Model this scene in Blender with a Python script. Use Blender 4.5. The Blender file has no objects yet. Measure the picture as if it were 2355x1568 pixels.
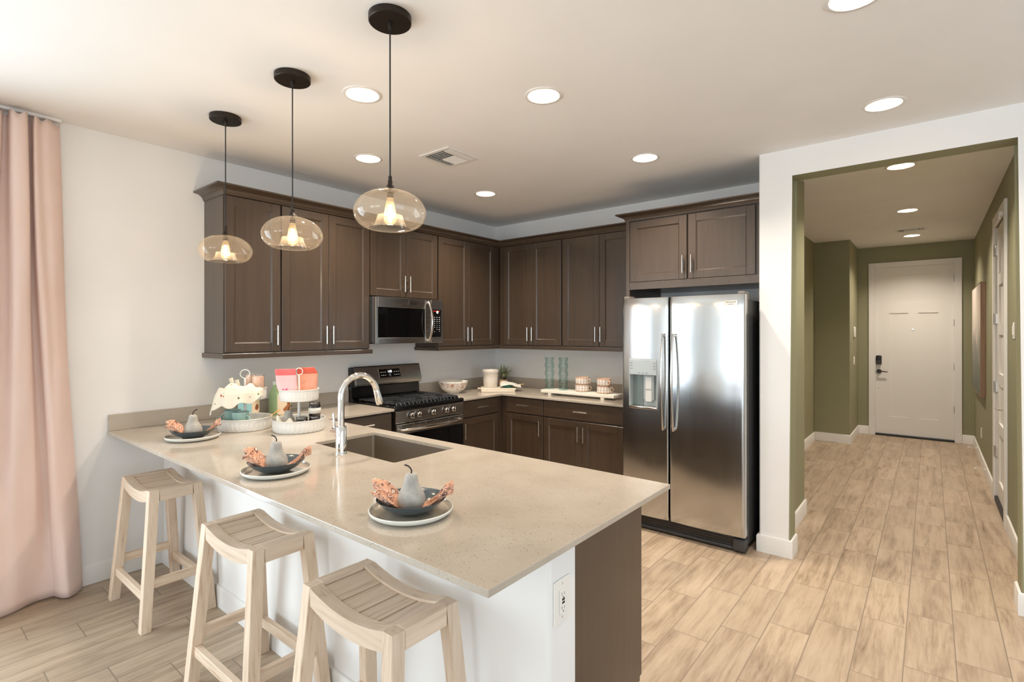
import bpy, bmesh, math, random
from mathutils import Vector, Matrix
from math import sin, cos, pi, sqrt

# ------------------------------------------------------------------ camera, world, light, exposure
SC = bpy.context.scene
COL = SC.collection
cam_d = bpy.data.cameras.new('camera')
cam = bpy.data.objects.new('camera', cam_d)
COL.objects.link(cam)
cam_d.sensor_width = 36.0
cam_d.lens = 36.0 * 1190.48 / 2355.0
cam_d.shift_y = -20.25 / 2355.0
cam_d.clip_start = 0.05
cam.location = (3.9755, -0.9188, 1.5259)
cam.rotation_euler = (pi / 2, 0.0006, 0.6800)
SC.camera = cam

world = bpy.data.worlds.new('daylight')
SC.world = world
world.use_nodes = True
bg = world.node_tree.nodes['Background']
bg.inputs[0].default_value = (0.62, 0.80, 1.0, 1)
bg.inputs[1].default_value = 1.6

SC.view_settings.view_transform = 'Standard'
SC.view_settings.look = 'None'
SC.view_settings.gamma = 1.0
SC.view_settings.use_curve_mapping = False
SC.view_settings.exposure = 0.72

DAY = (0.86, 0.94, 1.0)
WARM = (1.0, 0.89, 0.77)


def area_light(name, loc, rot, sx, sy, power, color, parent=None, disk=False, spread=None):
    d = bpy.data.lights.new(name, 'AREA')
    d.shape = 'DISK' if disk else 'RECTANGLE'
    d.size = sx
    if not disk:
        d.size_y = sy
    d.energy = power
    d.color = color
    if spread:
        d.spread = spread
    o = bpy.data.objects.new(name, d)
    COL.objects.link(o)
    if parent:
        o.parent = parent
    o.location = loc
    o.rotation_euler = rot
    return o


# daylight coming in through the sliding glass door and the south windows; the east light is added fill
area_light('daylight_sliding_door', (-0.22, -1.85, 1.22), (0, -pi / 2, 0), 2.1, 2.1, 72, DAY)
area_light('daylight_south_window', (1.55, -9.74, 1.25), (pi / 2 + 0.12, 0, 0), 2.0, 2.0, 56, DAY)
area_light('daylight_wide_window', (4.9, -9.74, 1.25), (pi / 2 + 0.12, 0, 0), 2.7, 2.0, 72, DAY)
area_light('added_east_fill', (7.26, -1.0, 1.45), (0, pi / 2 + 0.15, 0), 1.7, 3.6, 30, DAY)  # added fill through an invented east window, lifts far ceiling and range wall
DOWNLIGHT_W = 8.6
HALL_W = 17.0
PENDANT_W = 3.0


# ------------------------------------------------------------------ helpers
def S(r, g, b):
    def f(c):
        c /= 255.0
        return c / 12.92 if c <= 0.04045 else ((c + 0.055) / 1.055) ** 2.4
    return (f(r), f(g), f(b), 1.0)


class B:
    """collects shapes into one bmesh and links it as one mesh object"""

    def __init__(s):
        s.bm = bmesh.new()
        s.mi = 0
        s.n0 = 0

    def mark(s):
        s.bm.verts.ensure_lookup_table()
        s.n0 = len(s.bm.verts)
        return s

    def xf(s, M):
        s.bm.verts.ensure_lookup_table()
        for v in s.bm.verts[s.n0:]:
            v.co = M @ v.co
        return s

    def _faces(s, fs):
        for f in fs:
            f.material_index = s.mi

    def box(s, a, b, bev=0.0, seg=1, edges=None):
        x0, x1 = sorted((a[0], b[0])); y0, y1 = sorted((a[1], b[1])); z0, z1 = sorted((a[2], b[2]))
        vs = [s.bm.verts.new(p) for p in [(x0, y0, z0), (x1, y0, z0), (x1, y1, z0), (x0, y1, z0),
                                          (x0, y0, z1), (x1, y0, z1), (x1, y1, z1), (x0, y1, z1)]]
        fs = [s.bm.faces.new([vs[i] for i in q]) for q in
              [(3, 2, 1, 0), (4, 5, 6, 7), (0, 1, 5, 4), (1, 2, 6, 5), (2, 3, 7, 6), (3, 0, 4, 7)]]
        s._faces(fs)
        if bev > 0:
            es = list({e for f in fs for e in f.edges})
            if edges == 'z':
                es = [e for e in es if abs(e.verts[0].co.z - e.verts[1].co.z) > 1e-6]
            r = bmesh.ops.bevel(s.bm, geom=es, offset=bev, segments=seg, affect='EDGES', profile=0.5)
            s._faces(r['faces'])
        return s

    def cyl(s, p, q, r, r2=None, seg=20, cap=True):
        p = Vector(p); q = Vector(q)
        return s.tube([p, q], [r, r if r2 is None else r2], seg, cap)

    def tube(s, pts, r, seg=10, cap=True, closed=False, flat=None):
        pts = [Vector(p) for p in pts]
        n = len(pts)
        rs = r if isinstance(r, (list, tuple)) else [r] * n
        rings = []
        up = None
        for i, p in enumerate(pts):
            if closed:
                t = (pts[(i + 1) % n] - pts[i - 1])
            else:
                t = pts[min(i + 1, n - 1)] - pts[max(i - 1, 0)]
            t.normalize()
            if up is None:
                a = Vector((0, 0, 1)) if abs(t.z) < 0.9 else Vector((1, 0, 0))
                up = (a - t * a.dot(t)).normalized()
            else:
                up = up - t * up.dot(t)
                if up.length < 1e-5:
                    up = Vector((1, 0, 0))
                up.normalize()
            w = t.cross(up)
            fl = flat or (1, 1)
            rings.append([s.bm.verts.new(p + (up * cos(2 * pi * k / seg) * fl[0] + w * sin(2 * pi * k / seg) * fl[1]) * rs[i])
                          for k in range(seg)])
        fs = []
        m = n if closed else n - 1
        for i in range(m):
            a, b = rings[i], rings[(i + 1) % n]
            for k in range(seg):
                fs.append(s.bm.faces.new((a[k], a[(k + 1) % seg], b[(k + 1) % seg], b[k])))
        if cap and not closed:
            fs.append(s.bm.faces.new(rings[0][::-1]))
            fs.append(s.bm.faces.new(rings[-1]))
        s._faces(fs)
        return s

    def lathe(s, prof, c=(0, 0, 0), seg=40, sx=1.0, sy=1.0, wob=None):
        """prof: (r, z) from one end to the other, revolved about a vertical axis at c"""
        c = Vector(c)
        rings = []
        for (r, z) in prof:
            if r < 1e-6:
                rings.append([s.bm.verts.new(c + Vector((0, 0, z)))])
            else:
                ring = []
                for k in range(seg):
                    a = 2 * pi * k / seg
                    rr = r * (wob(a, z) if wob else 1)
                    ring.append(s.bm.verts.new(c + Vector((rr * cos(a) * sx, rr * sin(a) * sy, z))))
                rings.append(ring)
        fs = []
        for a, b in zip(rings, rings[1:]):
            if len(a) == 1 and len(b) == 1:
                continue
            for k in range(seg):
                k2 = (k + 1) % seg
                if len(a) == 1:
                    fs.append(s.bm.faces.new((a[0], b[k2], b[k])))
                elif len(b) == 1:
                    fs.append(s.bm.faces.new((a[k], a[k2], b[0])))
                else:
                    fs.append(s.bm.faces.new((a[k], a[k2], b[k2], b[k])))
        s._faces(fs)
        return s

    def prism(s, poly, axis, a0, a1):
        """polygon given in the plane across axis, pushed from a0 to a1"""
        def P(u, v, w):
            return {'x': (w, u, v), 'y': (u, w, v), 'z': (u, v, w)}[axis]
        A = [s.bm.verts.new(P(u, v, a0)) for u, v in poly]
        Bv = [s.bm.verts.new(P(u, v, a1)) for u, v in poly]
        n = len(poly)
        fs = [s.bm.faces.new(A[::-1]), s.bm.faces.new(Bv)]
        for i in range(n):
            fs.append(s.bm.faces.new((A[i], A[(i + 1) % n], Bv[(i + 1) % n], Bv[i])))
        s._faces(fs)
        return s

    def surf(s, fn, nu, nv, closed_u=False):
        g = [[s.bm.verts.new(fn(i / nu, j / nv)) for j in range(nv + 1)] for i in range(nu if closed_u else nu + 1)]
        fs = []
        for i in range(nu):
            for j in range(nv):
                a, b = g[i], g[(i + 1) % len(g)]
                fs.append(s.bm.faces.new((a[j], b[j], b[j + 1], a[j + 1])))
        s._faces(fs)
        return s

    def sweep(s, path, normals, prof):
        """profile (offset, z) run along a level path with square corners, capped at its ends"""
        n = len(path)
        rings = []
        for i in range(n):
            nn = Vector((0, 0))
            if i > 0:
                nn += Vector(normals[i - 1])
            if i < n - 1 and (i == 0 or tuple(normals[i]) != tuple(normals[i - 1])):
                nn += Vector(normals[i])
            rings.append([s.bm.verts.new((path[i][0] + nn.x * d, path[i][1] + nn.y * d, z)) for d, z in prof])
        m = len(prof)
        fs = []
        for a, b in zip(rings, rings[1:]):
            for k in range(m):
                fs.append(s.bm.faces.new((a[k], a[(k + 1) % m], b[(k + 1) % m], b[k])))
        fs.append(s.bm.faces.new(rings[0]))
        fs.append(s.bm.faces.new(rings[-1]))
        s._faces(fs)
        return s

    def build(s, name, mats, parent=None, smooth=None, local=False, origin=None, solid=None, sub=0):
        bmesh.ops.recalc_face_normals(s.bm, faces=s.bm.faces)
        me = bpy.data.meshes.new(name)
        off = Vector((0, 0, 0))
        if not local:
            if parent is not None:
                p = parent
                while p is not None:
                    off += Vector(p.location)
                    p = p.parent
            if origin is not None:
                off = Vector(origin)
        for v in s.bm.verts:
            v.co -= off
        s.bm.to_mesh(me)
        s.bm.free()
        for m in (mats if isinstance(mats, (list, tuple)) else [mats]):
            me.materials.append(m)
        if smooth is not None:
            me.polygons.foreach_set('use_smooth', [True] * len(me.polygons))
            me.set_sharp_from_angle(angle=math.radians(smooth))
        o = bpy.data.objects.new(name, me)
        COL.objects.link(o)
        if parent is not None:
            o.parent = parent
        elif origin is not None:
            o.location = origin
        if solid:
            md = o.modifiers.new('solid', 'SOLIDIFY')
            md.thickness = solid
            md.offset = 0
        if sub:
            md = o.modifiers.new('sub', 'SUBSURF')
            md.levels = sub
            md.render_levels = sub
        return o


def thing(name, label, cat, loc=(0, 0, 0), group=None, rz=0.0):
    o = bpy.data.objects.new(name, None)
    COL.objects.link(o)
    o.location = loc
    o.rotation_euler = (0, 0, rz)
    o.empty_display_size = 0.05
    return tag(o, label, cat, group)


def tag(o, label, cat, group=None):
    o['label'] = label
    o['category'] = cat
    if group:
        o['group'] = group
    return o


def struct(o, label=None):
    o['kind'] = 'structure'
    if label:
        o['label'] = label
    return o


def part_label(o, label):
    o['label'] = label
    return o


def dup(root, loc, rz=None, label=None):
    r = root.copy()
    COL.objects.link(r)
    r.location = loc
    if rz is not None:
        r.rotation_euler = (0, 0, rz)
    if label:
        r['label'] = label

    def rec(src, dst):
        for ch in list(src.children):
            c = ch.copy()
            COL.objects.link(c)
            c.parent = dst
            rec(ch, c)
    rec(root, r)
    return r


def text_part(name, body, size, mat, parent, M, extrude=0.0004, align='CENTER', sx=1.0):
    cu = bpy.data.curves.new(name, 'FONT')
    cu.body = body
    cu.size = size
    cu.extrude = extrude
    cu.align_x = align
    cu.align_y = 'CENTER'
    tmp = bpy.data.objects.new(name + '_tmp', cu)
    COL.objects.link(tmp)
    dg = bpy.context.evaluated_depsgraph_get()
    me = bpy.data.meshes.new_from_object(tmp.evaluated_get(dg))
    bpy.data.objects.remove(tmp)
    off = Vector((0, 0, 0))
    p = parent
    while p is not None:
        off += Vector(p.location)
        p = p.parent
    for v in me.vertices:
        v.co = M @ Vector((v.co.x * sx, v.co.y, v.co.z)) - off
    me.materials.clear()
    me.materials.append(mat)
    o = bpy.data.objects.new(name, me)
    COL.objects.link(o)
    o.parent = parent
    return o


# text frames: reading direction, up, outward
def frame_x(x, y, z):   # on a face looking along +x (reads towards +y)
    return Matrix(((0, 0, 1, x), (1, 0, 0, y), (0, 1, 0, z), (0, 0, 0, 1)))


def frame_ny(x, y, z):  # on a face looking along -y (reads towards +x)
    return Matrix(((1, 0, 0, x), (0, 0, -1, y), (0, 1, 0, z), (0, 0, 0, 1)))


# ------------------------------------------------------------------ materials
class N:
    def __init__(s, name):
        s.m = bpy.data.materials.new(name)
        s.m.use_nodes = True
        s.t = s.m.node_tree
        s.b = s.t.nodes['Principled BSDF']

    def n(s, ty, **kw):
        nd = s.t.nodes.new(ty)
        for k, v in kw.items():
            setattr(nd, k, v)
        return nd

    def l(s, a, b):
        s.t.links.new(a, b)

    def math(s, op, a, b=None, c=None):
        nd = s.n('ShaderNodeMath', operation=op)
        for i, v in enumerate((a, b, c)):
            if v is None:
                continue
            if isinstance(v, (int, float)):
                nd.inputs[i].default_value = v
            else:
                s.l(v, nd.inputs[i])
        return nd.outputs[0]

    def mix(s, fac, a, b, blend='MIX'):
        nd = s.n('ShaderNodeMix', data_type='RGBA', blend_type=blend)
        for sock, v in ((nd.inputs[0], fac), (nd.inputs[6], a), (nd.inputs[7], b)):
            if isinstance(v, (int, float)):
                sock.default_value = v
            elif isinstance(v, tuple):
                sock.default_value = v
            else:
                s.l(v, sock)
        return nd.outputs[2]

    def ramp(s, fac, stops, interp='LINEAR'):
        nd = s.n('ShaderNodeValToRGB')
        cr = nd.color_ramp
        cr.interpolation = interp
        while len(cr.elements) < len(stops):
            cr.elements.new(0.5)
        for e, (p, c) in zip(cr.elements, stops):
            e.position = p
            e.color = c if isinstance(c, tuple) else (c, c, c, 1)
        s.l(fac, nd.inputs[0])
        return nd.outputs[0]

    def coord(s, kind='Object', scale=(1, 1, 1), loc=(0, 0, 0), rot=(0, 0, 0)):
        tc = s.n('ShaderNodeTexCoord')
        mp = s.n('ShaderNodeMapping')
        mp.inputs['Scale'].default_value = scale
        mp.inputs['Location'].default_value = loc
        mp.inputs['Rotation'].default_value = rot
        s.l(tc.outputs[kind], mp.inputs[0])
        return mp.outputs[0]

    def noise(s, vec, scale, detail=3, rough=0.5, dist=0.0):
        nd = s.n('ShaderNodeTexNoise')
        nd.inputs['Scale'].default_value = scale
        nd.inputs['Detail'].default_value = detail
        nd.inputs['Roughness'].default_value = rough
        nd.inputs['Distortion'].default_value = dist
        if vec is not None:
            s.l(vec, nd.inputs['Vector'])
        return nd.outputs[0]

    def bump(s, h, strength=0.2, dist=0.002):
        nd = s.n('ShaderNodeBump')
        nd.inputs['Strength'].default_value = strength
        nd.inputs['Distance'].default_value = dist
        s.l(h, nd.inputs['Height'])
        s.l(nd.outputs[0], s.b.inputs['Normal'])


def plain(name, col, rough=0.5, metal=0.0, spec=0.5, vary=0.0, vscale=6.0, bump=0.0, bscale=80.0, coat=0.0):
    k = N(name)
    k.b.inputs['Base Color'].default_value = col
    k.b.inputs['Roughness'].default_value = rough
    k.b.inputs['Metallic'].default_value = metal
    k.b.inputs['Specular IOR Level'].default_value = spec
    k.b.inputs['Coat Weight'].default_value = coat
    k.b.inputs['Coat Roughness'].default_value = 0.08
    v = k.coord()
    if vary:
        f = k.noise(v, vscale, 4)
        d = tuple(c * (1 - vary) for c in col[:3]) + (1,)
        u = tuple(min(1, c * (1 + vary)) for c in col[:3]) + (1,)
        k.l(k.ramp(f, [(0.3, d), (0.7, u)]), k.b.inputs['Base Color'])
    if bump:
        k.bump(k.noise(v, bscale, 3), bump, 0.001)
    return k.m


def wood(name, dark, light, axis='z', fine=1.0, rough=0.4, contrast=(0.3, 0.7), coat=0.0, spec=0.5, knots=False):
    k = N(name)
    sc = {'x': (0.055, 1, 1), 'y': (1, 0.055, 1), 'z': (1, 1, 0.055)}[axis]
    oi = k.n('ShaderNodeObjectInfo')
    tc = k.n('ShaderNodeTexCoord')
    add = k.n('ShaderNodeVectorMath', operation='ADD')
    k.l(tc.outputs['Object'], add.inputs[0])
    k.l(oi.outputs['Location'], add.inputs[1])
    mp = k.n('ShaderNodeMapping')
    mp.inputs['Scale'].default_value = sc
    k.l(add.outputs[0], mp.inputs[0])
    a = k.noise(mp.outputs[0], 60 * fine, 5, 0.6, 0.4)
    b = k.noise(mp.outputs[0], 9 * fine, 2, 0.5, 1.2)
    c = k.math('ADD', k.math('MULTIPLY', a, 0.55), k.math('MULTIPLY', b, 0.45))
    col = k.ramp(c, [(contrast[0], dark), (contrast[1], light)])
    k.l(col, k.b.inputs['Base Color'])
    k.b.inputs['Roughness'].default_value = rough
    k.b.inputs['Specular IOR Level'].default_value = spec
    k.b.inputs['Coat Weight'].default_value = coat
    k.b.inputs['Coat Roughness'].default_value = 0.25
    k.bump(a, 0.08, 0.001)
    return k.m


def emission(name, col, strength):
    k = N(name)
    k.b.inputs['Base Color'].default_value = (0, 0, 0, 1)
    k.b.inputs['Emission Color'].default_value = col
    k.b.inputs['Emission Strength'].default_value = strength
    return k.m


def thin_glass(name, tint, haze=0.0, hazecol=(1, 1, 1, 1), fres=1.45, edge=2.0):
    """thin-walled glass: clear with a tint, shiny at grazing angles, a little body colour"""
    m = bpy.data.materials.new(name)
    m.use_nodes = True
    t = m.node_tree
    t.nodes.clear()
    out = t.nodes.new('ShaderNodeOutputMaterial')
    tr = t.nodes.new('ShaderNodeBsdfTransparent')
    lw = t.nodes.new('ShaderNodeLayerWeight')
    lw.inputs[0].default_value = 0.35
    cr = t.nodes.new('ShaderNodeMix')
    cr.data_type = 'RGBA'
    cr.inputs[6].default_value = tint
    cr.inputs[7].default_value = tuple(c ** edge for c in tint[:3]) + (1,)
    t.links.new(lw.outputs['Facing'], cr.inputs[0])
    t.links.new(cr.outputs[2], tr.inputs[0])
    gl = t.nodes.new('ShaderNodeBsdfGlossy')
    gl.inputs['Roughness'].default_value = 0.02
    f0 = ((fres - 1) / (fres + 1)) ** 2
    lf = t.nodes.new('ShaderNodeLayerWeight')
    lf.inputs[0].default_value = 0.5
    pw = t.nodes.new('ShaderNodeMath')
    pw.operation = 'POWER'
    t.links.new(lf.outputs['Facing'], pw.inputs[0])
    pw.inputs[1].default_value = 4.0
    ma = t.nodes.new('ShaderNodeMath')
    ma.operation = 'MULTIPLY_ADD'
    t.links.new(pw.outputs[0], ma.inputs[0])
    ma.inputs[1].default_value = 0.75
    ma.inputs[2].default_value = f0
    mx = t.nodes.new('ShaderNodeMixShader')
    t.links.new(ma.outputs[0], mx.inputs[0])
    t.links.new(tr.outputs[0], mx.inputs[1])
    t.links.new(gl.outputs[0], mx.inputs[2])
    last = mx.outputs[0]
    if haze:
        tl = t.nodes.new('ShaderNodeBsdfTranslucent')
        tl.inputs[0].default_value = hazecol
        m2 = t.nodes.new('ShaderNodeMixShader')
        m2.inputs[0].default_value = haze
        t.links.new(last, m2.inputs[1])
        t.links.new(tl.outputs[0], m2.inputs[2])
        last = m2.outputs[0]
    t.links.new(last, out.inputs[0])
    return m


def paint(name, col, rough=0.75):
    k = N(name)
    v = k.coord('Object')
    f = k.noise(v, 2.2, 2)
    d = tuple(c * 0.975 for c in col[:3]) + (1,)
    k.l(k.ramp(f, [(0.35, d), (0.65, col)]), k.b.inputs['Base Color'])
    k.b.inputs['Roughness'].default_value = rough
    k.b.inputs['Specular IOR Level'].default_value = 0.3
    k.bump(k.noise(v, 95, 2, 0.4), 0.10, 0.0012)
    return k.m


M = {}
M['white'] = paint('white_wall_paint', S(238, 234, 229))
M['ceil'] = paint('ceiling_paint', S(243, 240, 236))
M['green'] = paint('sage_green_paint', S(148, 145, 115), 0.6)
M['trim'] = plain('white_trim_enamel', S(232, 228, 222), 0.35)
M['door_white'] = plain('white_door_enamel', S(230, 226, 219), 0.38)
M['dark'] = wood('espresso_stained_wood', S(58, 45, 34), S(80, 64, 49), 'z', 1.0, 0.34, (0.2, 0.8), 0.45)
M['dark_h'] = wood('espresso_wood_level_grain', S(58, 45, 34), S(80, 64, 49), 'y', 1.0, 0.34, (0.2, 0.8), 0.45)
M['dark_low'] = M['dark']
M['kick'] = plain('black_toe_kick', S(28, 24, 21), 0.6)
M['cab_in'] = plain('cabinet_box_maple', S(150, 120, 84), 0.5, vary=0.06)
M['nickel'] = plain('satin_nickel', S(214, 208, 200), 0.26, 1.0)
M['chrome'] = plain('polished_chrome', S(238, 236, 232), 0.05, 1.0)
M['black'] = plain('black_gloss_enamel', S(16, 16, 17), 0.14)
M['blackmat'] = plain('black_matte_plastic', S(24, 24, 25), 0.45)
M['iron'] = plain('cast_iron_grate', S(58, 60, 63), 0.26, 0.2, bump=0.15, bscale=300)
M['bronze'] = plain('dark_bronze_metal', S(52, 45, 39), 0.38, 0.7)
M['lamp_white'] = plain('downlight_cream_baffle', S(98, 84, 60), 0.8)
M['lens'] = emission('downlight_lens_glow', (1.0, 0.87, 0.68, 1), 4)
M['filament'] = emission('bulb_filament_glow', (1.0, 0.66, 0.30, 1), 60)
M['amber'] = thin_glass('amber_pendant_glass', (1.0, 0.975, 0.93, 1), 0.035, (1.0, 0.90, 0.78, 1), 1.5)
M['bulbglass'] = thin_glass('bulb_glass', (1.0, 0.93, 0.80, 1), 0.02, (1, 0.8, 0.5, 1), 1.4)
M['vaseglass'] = thin_glass('aqua_vase_glass', (0.935, 0.975, 0.97, 1), 0.02, (0.7, 0.86, 0.84, 1), 1.55, 5.0)
M['clearglass'] = thin_glass('clear_window_glass', (0.97, 0.99, 1.0, 1), 0.0)
M['panelglass'] = plain('black_oven_glass', S(9, 9, 10), 0.06)
M['display'] = emission('display_digits_glow', (0.86, 0.95, 1.0, 1), 1.6)
M['legend'] = plain('control_legend_print', S(205, 205, 200), 0.5)
M['red'] = plain('red_sticker', S(200, 36, 40), 0.5)
M['stickerwhite'] = plain('white_sticker', S(225, 235, 232), 0.5)
M['plastic_w'] = plain('white_wall_plate', S(236, 232, 224), 0.35)
M['slot'] = plain('outlet_slot_dark', S(60, 55, 50), 0.6)
M['ceramic_w'] = plain('cream_white_ceramic', S(232, 226, 214), 0.2, vary=0.02, coat=0.3)
M['plate_rim'] = plain('plate_white_outside', S(228, 226, 216), 0.42)
M['plate_in'] = plain('plate_beige_glaze', S(196, 184, 164), 0.10, coat=0.4)
M['bowl'] = plain('slate_blue_glaze', S(66, 78, 84), 0.16, vary=0.05, coat=0.35)
M['pear'] = plain('grey_concrete_pear', S(176, 170, 160), 0.85, vary=0.2, vscale=30, bump=0.6, bscale=170)
M['stem'] = plain('dark_stem', S(44, 36, 31), 0.55)
M['tin'] = plain('white_enamel_tin', S(232, 229, 221), 0.3)
M['teal'] = plain('teal_glaze_mug', S(166, 200, 190), 0.2, vary=0.07, vscale=14, coat=0.3)
M['teal_plate'] = plain('green_plate_glaze', S(92, 160, 138), 0.22)
M['candle'] = plain('blush_candle_wax', S(240, 208, 186), 0.35)
M['candleglass'] = thin_glass('candle_jar_glass', (0.99, 0.97, 0.955, 1), 0.03, (1, 0.85, 0.78, 1), 1.45)
M['napkin_cream'] = plain('cream_linen', S(230, 218, 194), 0.9, vary=0.05, bump=0.25, bscale=260)
M['spoon'] = plain('wooden_spoon', S(196, 158, 96), 0.5, vary=0.1)
M['greencarton'] = plain('sage_green_card', S(172, 200, 150), 0.55, vary=0.03)
M['tealcarton'] = plain('aqua_card', S(164, 216, 212), 0.55, vary=0.03)
M['jar'] = plain('dark_jam_glass', S(34, 22, 20), 0.07, coat=0.5)
M['jarlid'] = plain('jar_lid_pewter', S(120, 116, 110), 0.25, 0.9)
M['paper'] = plain('jar_paper_label', S(214, 208, 196), 0.7, vary=0.05, vscale=60)
M['board'] = wood('whitewashed_board', S(222, 206, 184), S(238, 226, 208), 'x', 1.0, 0.6)
M['riser'] = wood('chalky_white_riser', S(222, 216, 200), S(236, 231, 218), 'x', 1.2, 0.6)
M['crock'] = plain('stoneware_crock_glaze', S(226, 216, 202), 0.22, vary=0.02, coat=0.3)
M['pot'] = plain('tan_pot', S(196, 158, 122), 0.7, vary=0.06, vscale=30)
M['leaf'] = plain('grey_green_leaf', S(164, 170, 128), 0.6, vary=0.3, vscale=40)
M['twig'] = plain('plant_twig', S(76, 74, 46), 0.8)
M['towel'] = plain('white_striped_towel', S(232, 228, 216), 0.95, bump=0.3, bscale=300)
M['pinkbag'] = plain('pink_pouch_film', S(240, 190, 190), 0.32, vary=0.05, vscale=22)
M['redband'] = plain('coral_red_pouch_top', S(222, 104, 104), 0.35)
M['redband2'] = plain('brick_red_pouch_top', S(204, 84, 62), 0.35)
M['salmonbag'] = plain('salmon_pouch_film', S(228, 158, 128), 0.35, vary=0.14, vscale=26)
M['magenta'] = plain('magenta_flower_print', S(206, 66, 128), 0.4)
M['steel_in'] = plain('sink_brushed_steel', S(176, 166, 152), 0.3, 0.95, vary=0.03)
M['fridge_side'] = plain('fridge_side_charcoal', S(66, 66, 66), 0.42, 0.2)
M['gasket'] = plain('door_gasket_grey', S(120, 112, 102), 0.5)
M['dispenser'] = plain('dispenser_grey_plastic', S(176, 182, 180), 0.28)
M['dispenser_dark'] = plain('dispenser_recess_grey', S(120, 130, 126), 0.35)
M['brass_dark'] = plain('oil_rubbed_hardware', S(70, 62, 54), 0.3, 0.9)
M['canvas_side'] = wood('rustic_frame_wood', S(104, 80, 62), S(150, 120, 96), 'z', 0.8, 0.7)


def steel(name, col, rough, axis='z', wave=0.0):
    """brushed stainless; the brushing runs along axis"""
    k = N(name)
    k.b.inputs['Base Color'].default_value = col
    k.b.inputs['Metallic'].default_value = 1.0
    sc = {'x': (1, 260, 260), 'y': (260, 1, 260), 'z': (260, 260, 1)}[axis]
    v = k.coord('Object', sc)
    f = k.noise(v, 3.0, 2)
    k.l(k.ramp(f, [(0.3, rough * 0.85), (0.7, rough * 1.15)]), k.b.inputs['Roughness'])
    if wave:
        v2 = k.coord('Object', (1.0, 1.0, 1.0))
        k.bump(k.noise(v2, 2.6, 1, 0.4), wave, 0.05)
    return k.m


M['steel'] = steel('brushed_stainless', S(188, 184, 178), 0.24, 'y')
M['steel_v'] = steel('brushed_stainless_fridge', S(196, 197, 196), 0.17, 'z', 0.10)
M['steel_bar'] = steel('stainless_handle', S(214, 208, 200), 0.16, 'z')


def stool_wood(axis):
    k = N('bleached_teak_' + axis)
    sc = {'x': (0.07, 1, 1), 'y': (1, 0.07, 1), 'z': (1, 1, 0.07)}[axis]
    oi = k.n('ShaderNodeObjectInfo')
    tc = k.n('ShaderNodeTexCoord')
    rv = k.n('ShaderNodeVectorMath', operation='SCALE')
    rv.inputs[0].default_value = (7.3, 3.1, 5.7)
    k.l(oi.outputs['Random'], rv.inputs['Scale'])
    add = k.n('ShaderNodeVectorMath', operation='ADD')
    k.l(tc.outputs['Object'], add.inputs[0])
    k.l(rv.outputs[0], add.inputs[1])
    mp = k.n('ShaderNodeMapping')
    mp.inputs['Scale'].default_value = sc
    k.l(add.outputs[0], mp.inputs[0])
    a = k.noise(mp.outputs[0], 95, 4, 0.6, 0.3)
    b = k.noise(mp.outputs[0], 16, 2, 0.5, 1.5)
    w = k.n('ShaderNodeTexWave', wave_type='RINGS', rings_direction={'x': 'X', 'y': 'Y', 'z': 'Z'}[axis])
    w.inputs['Scale'].default_value = 13
    w.inputs['Distortion'].default_value = 5
    w.inputs['Detail'].default_value = 2
    k.l(mp.outputs[0], w.inputs['Vector'])
    f = k.math('ADD', k.math('MULTIPLY', a, 0.56), k.math('ADD', k.math('MULTIPLY', b, 0.34), k.math('MULTIPLY', w.outputs['Fac'], 0.10)))
    col = k.ramp(f, [(0.27, S(184, 152, 122)), (0.44, S(219, 194, 168)), (0.72, S(232, 211, 188))])
    rnd = k.math('ADD', k.math('MULTIPLY', oi.outputs['Random'], 0.16), 0.9)
    hs = k.n('ShaderNodeHueSaturation')
    k.l(col, hs.inputs['Color'])
    k.l(rnd, hs.inputs['Value'])
    k.l(hs.outputs[0], k.b.inputs['Base Color'])
    k.b.inputs['Roughness'].default_value = 0.62
    k.bump(a, 0.12, 0.001)
    return k.m


for ax in 'xyz':
    M['stool_' + ax] = stool_wood(ax)


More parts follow.
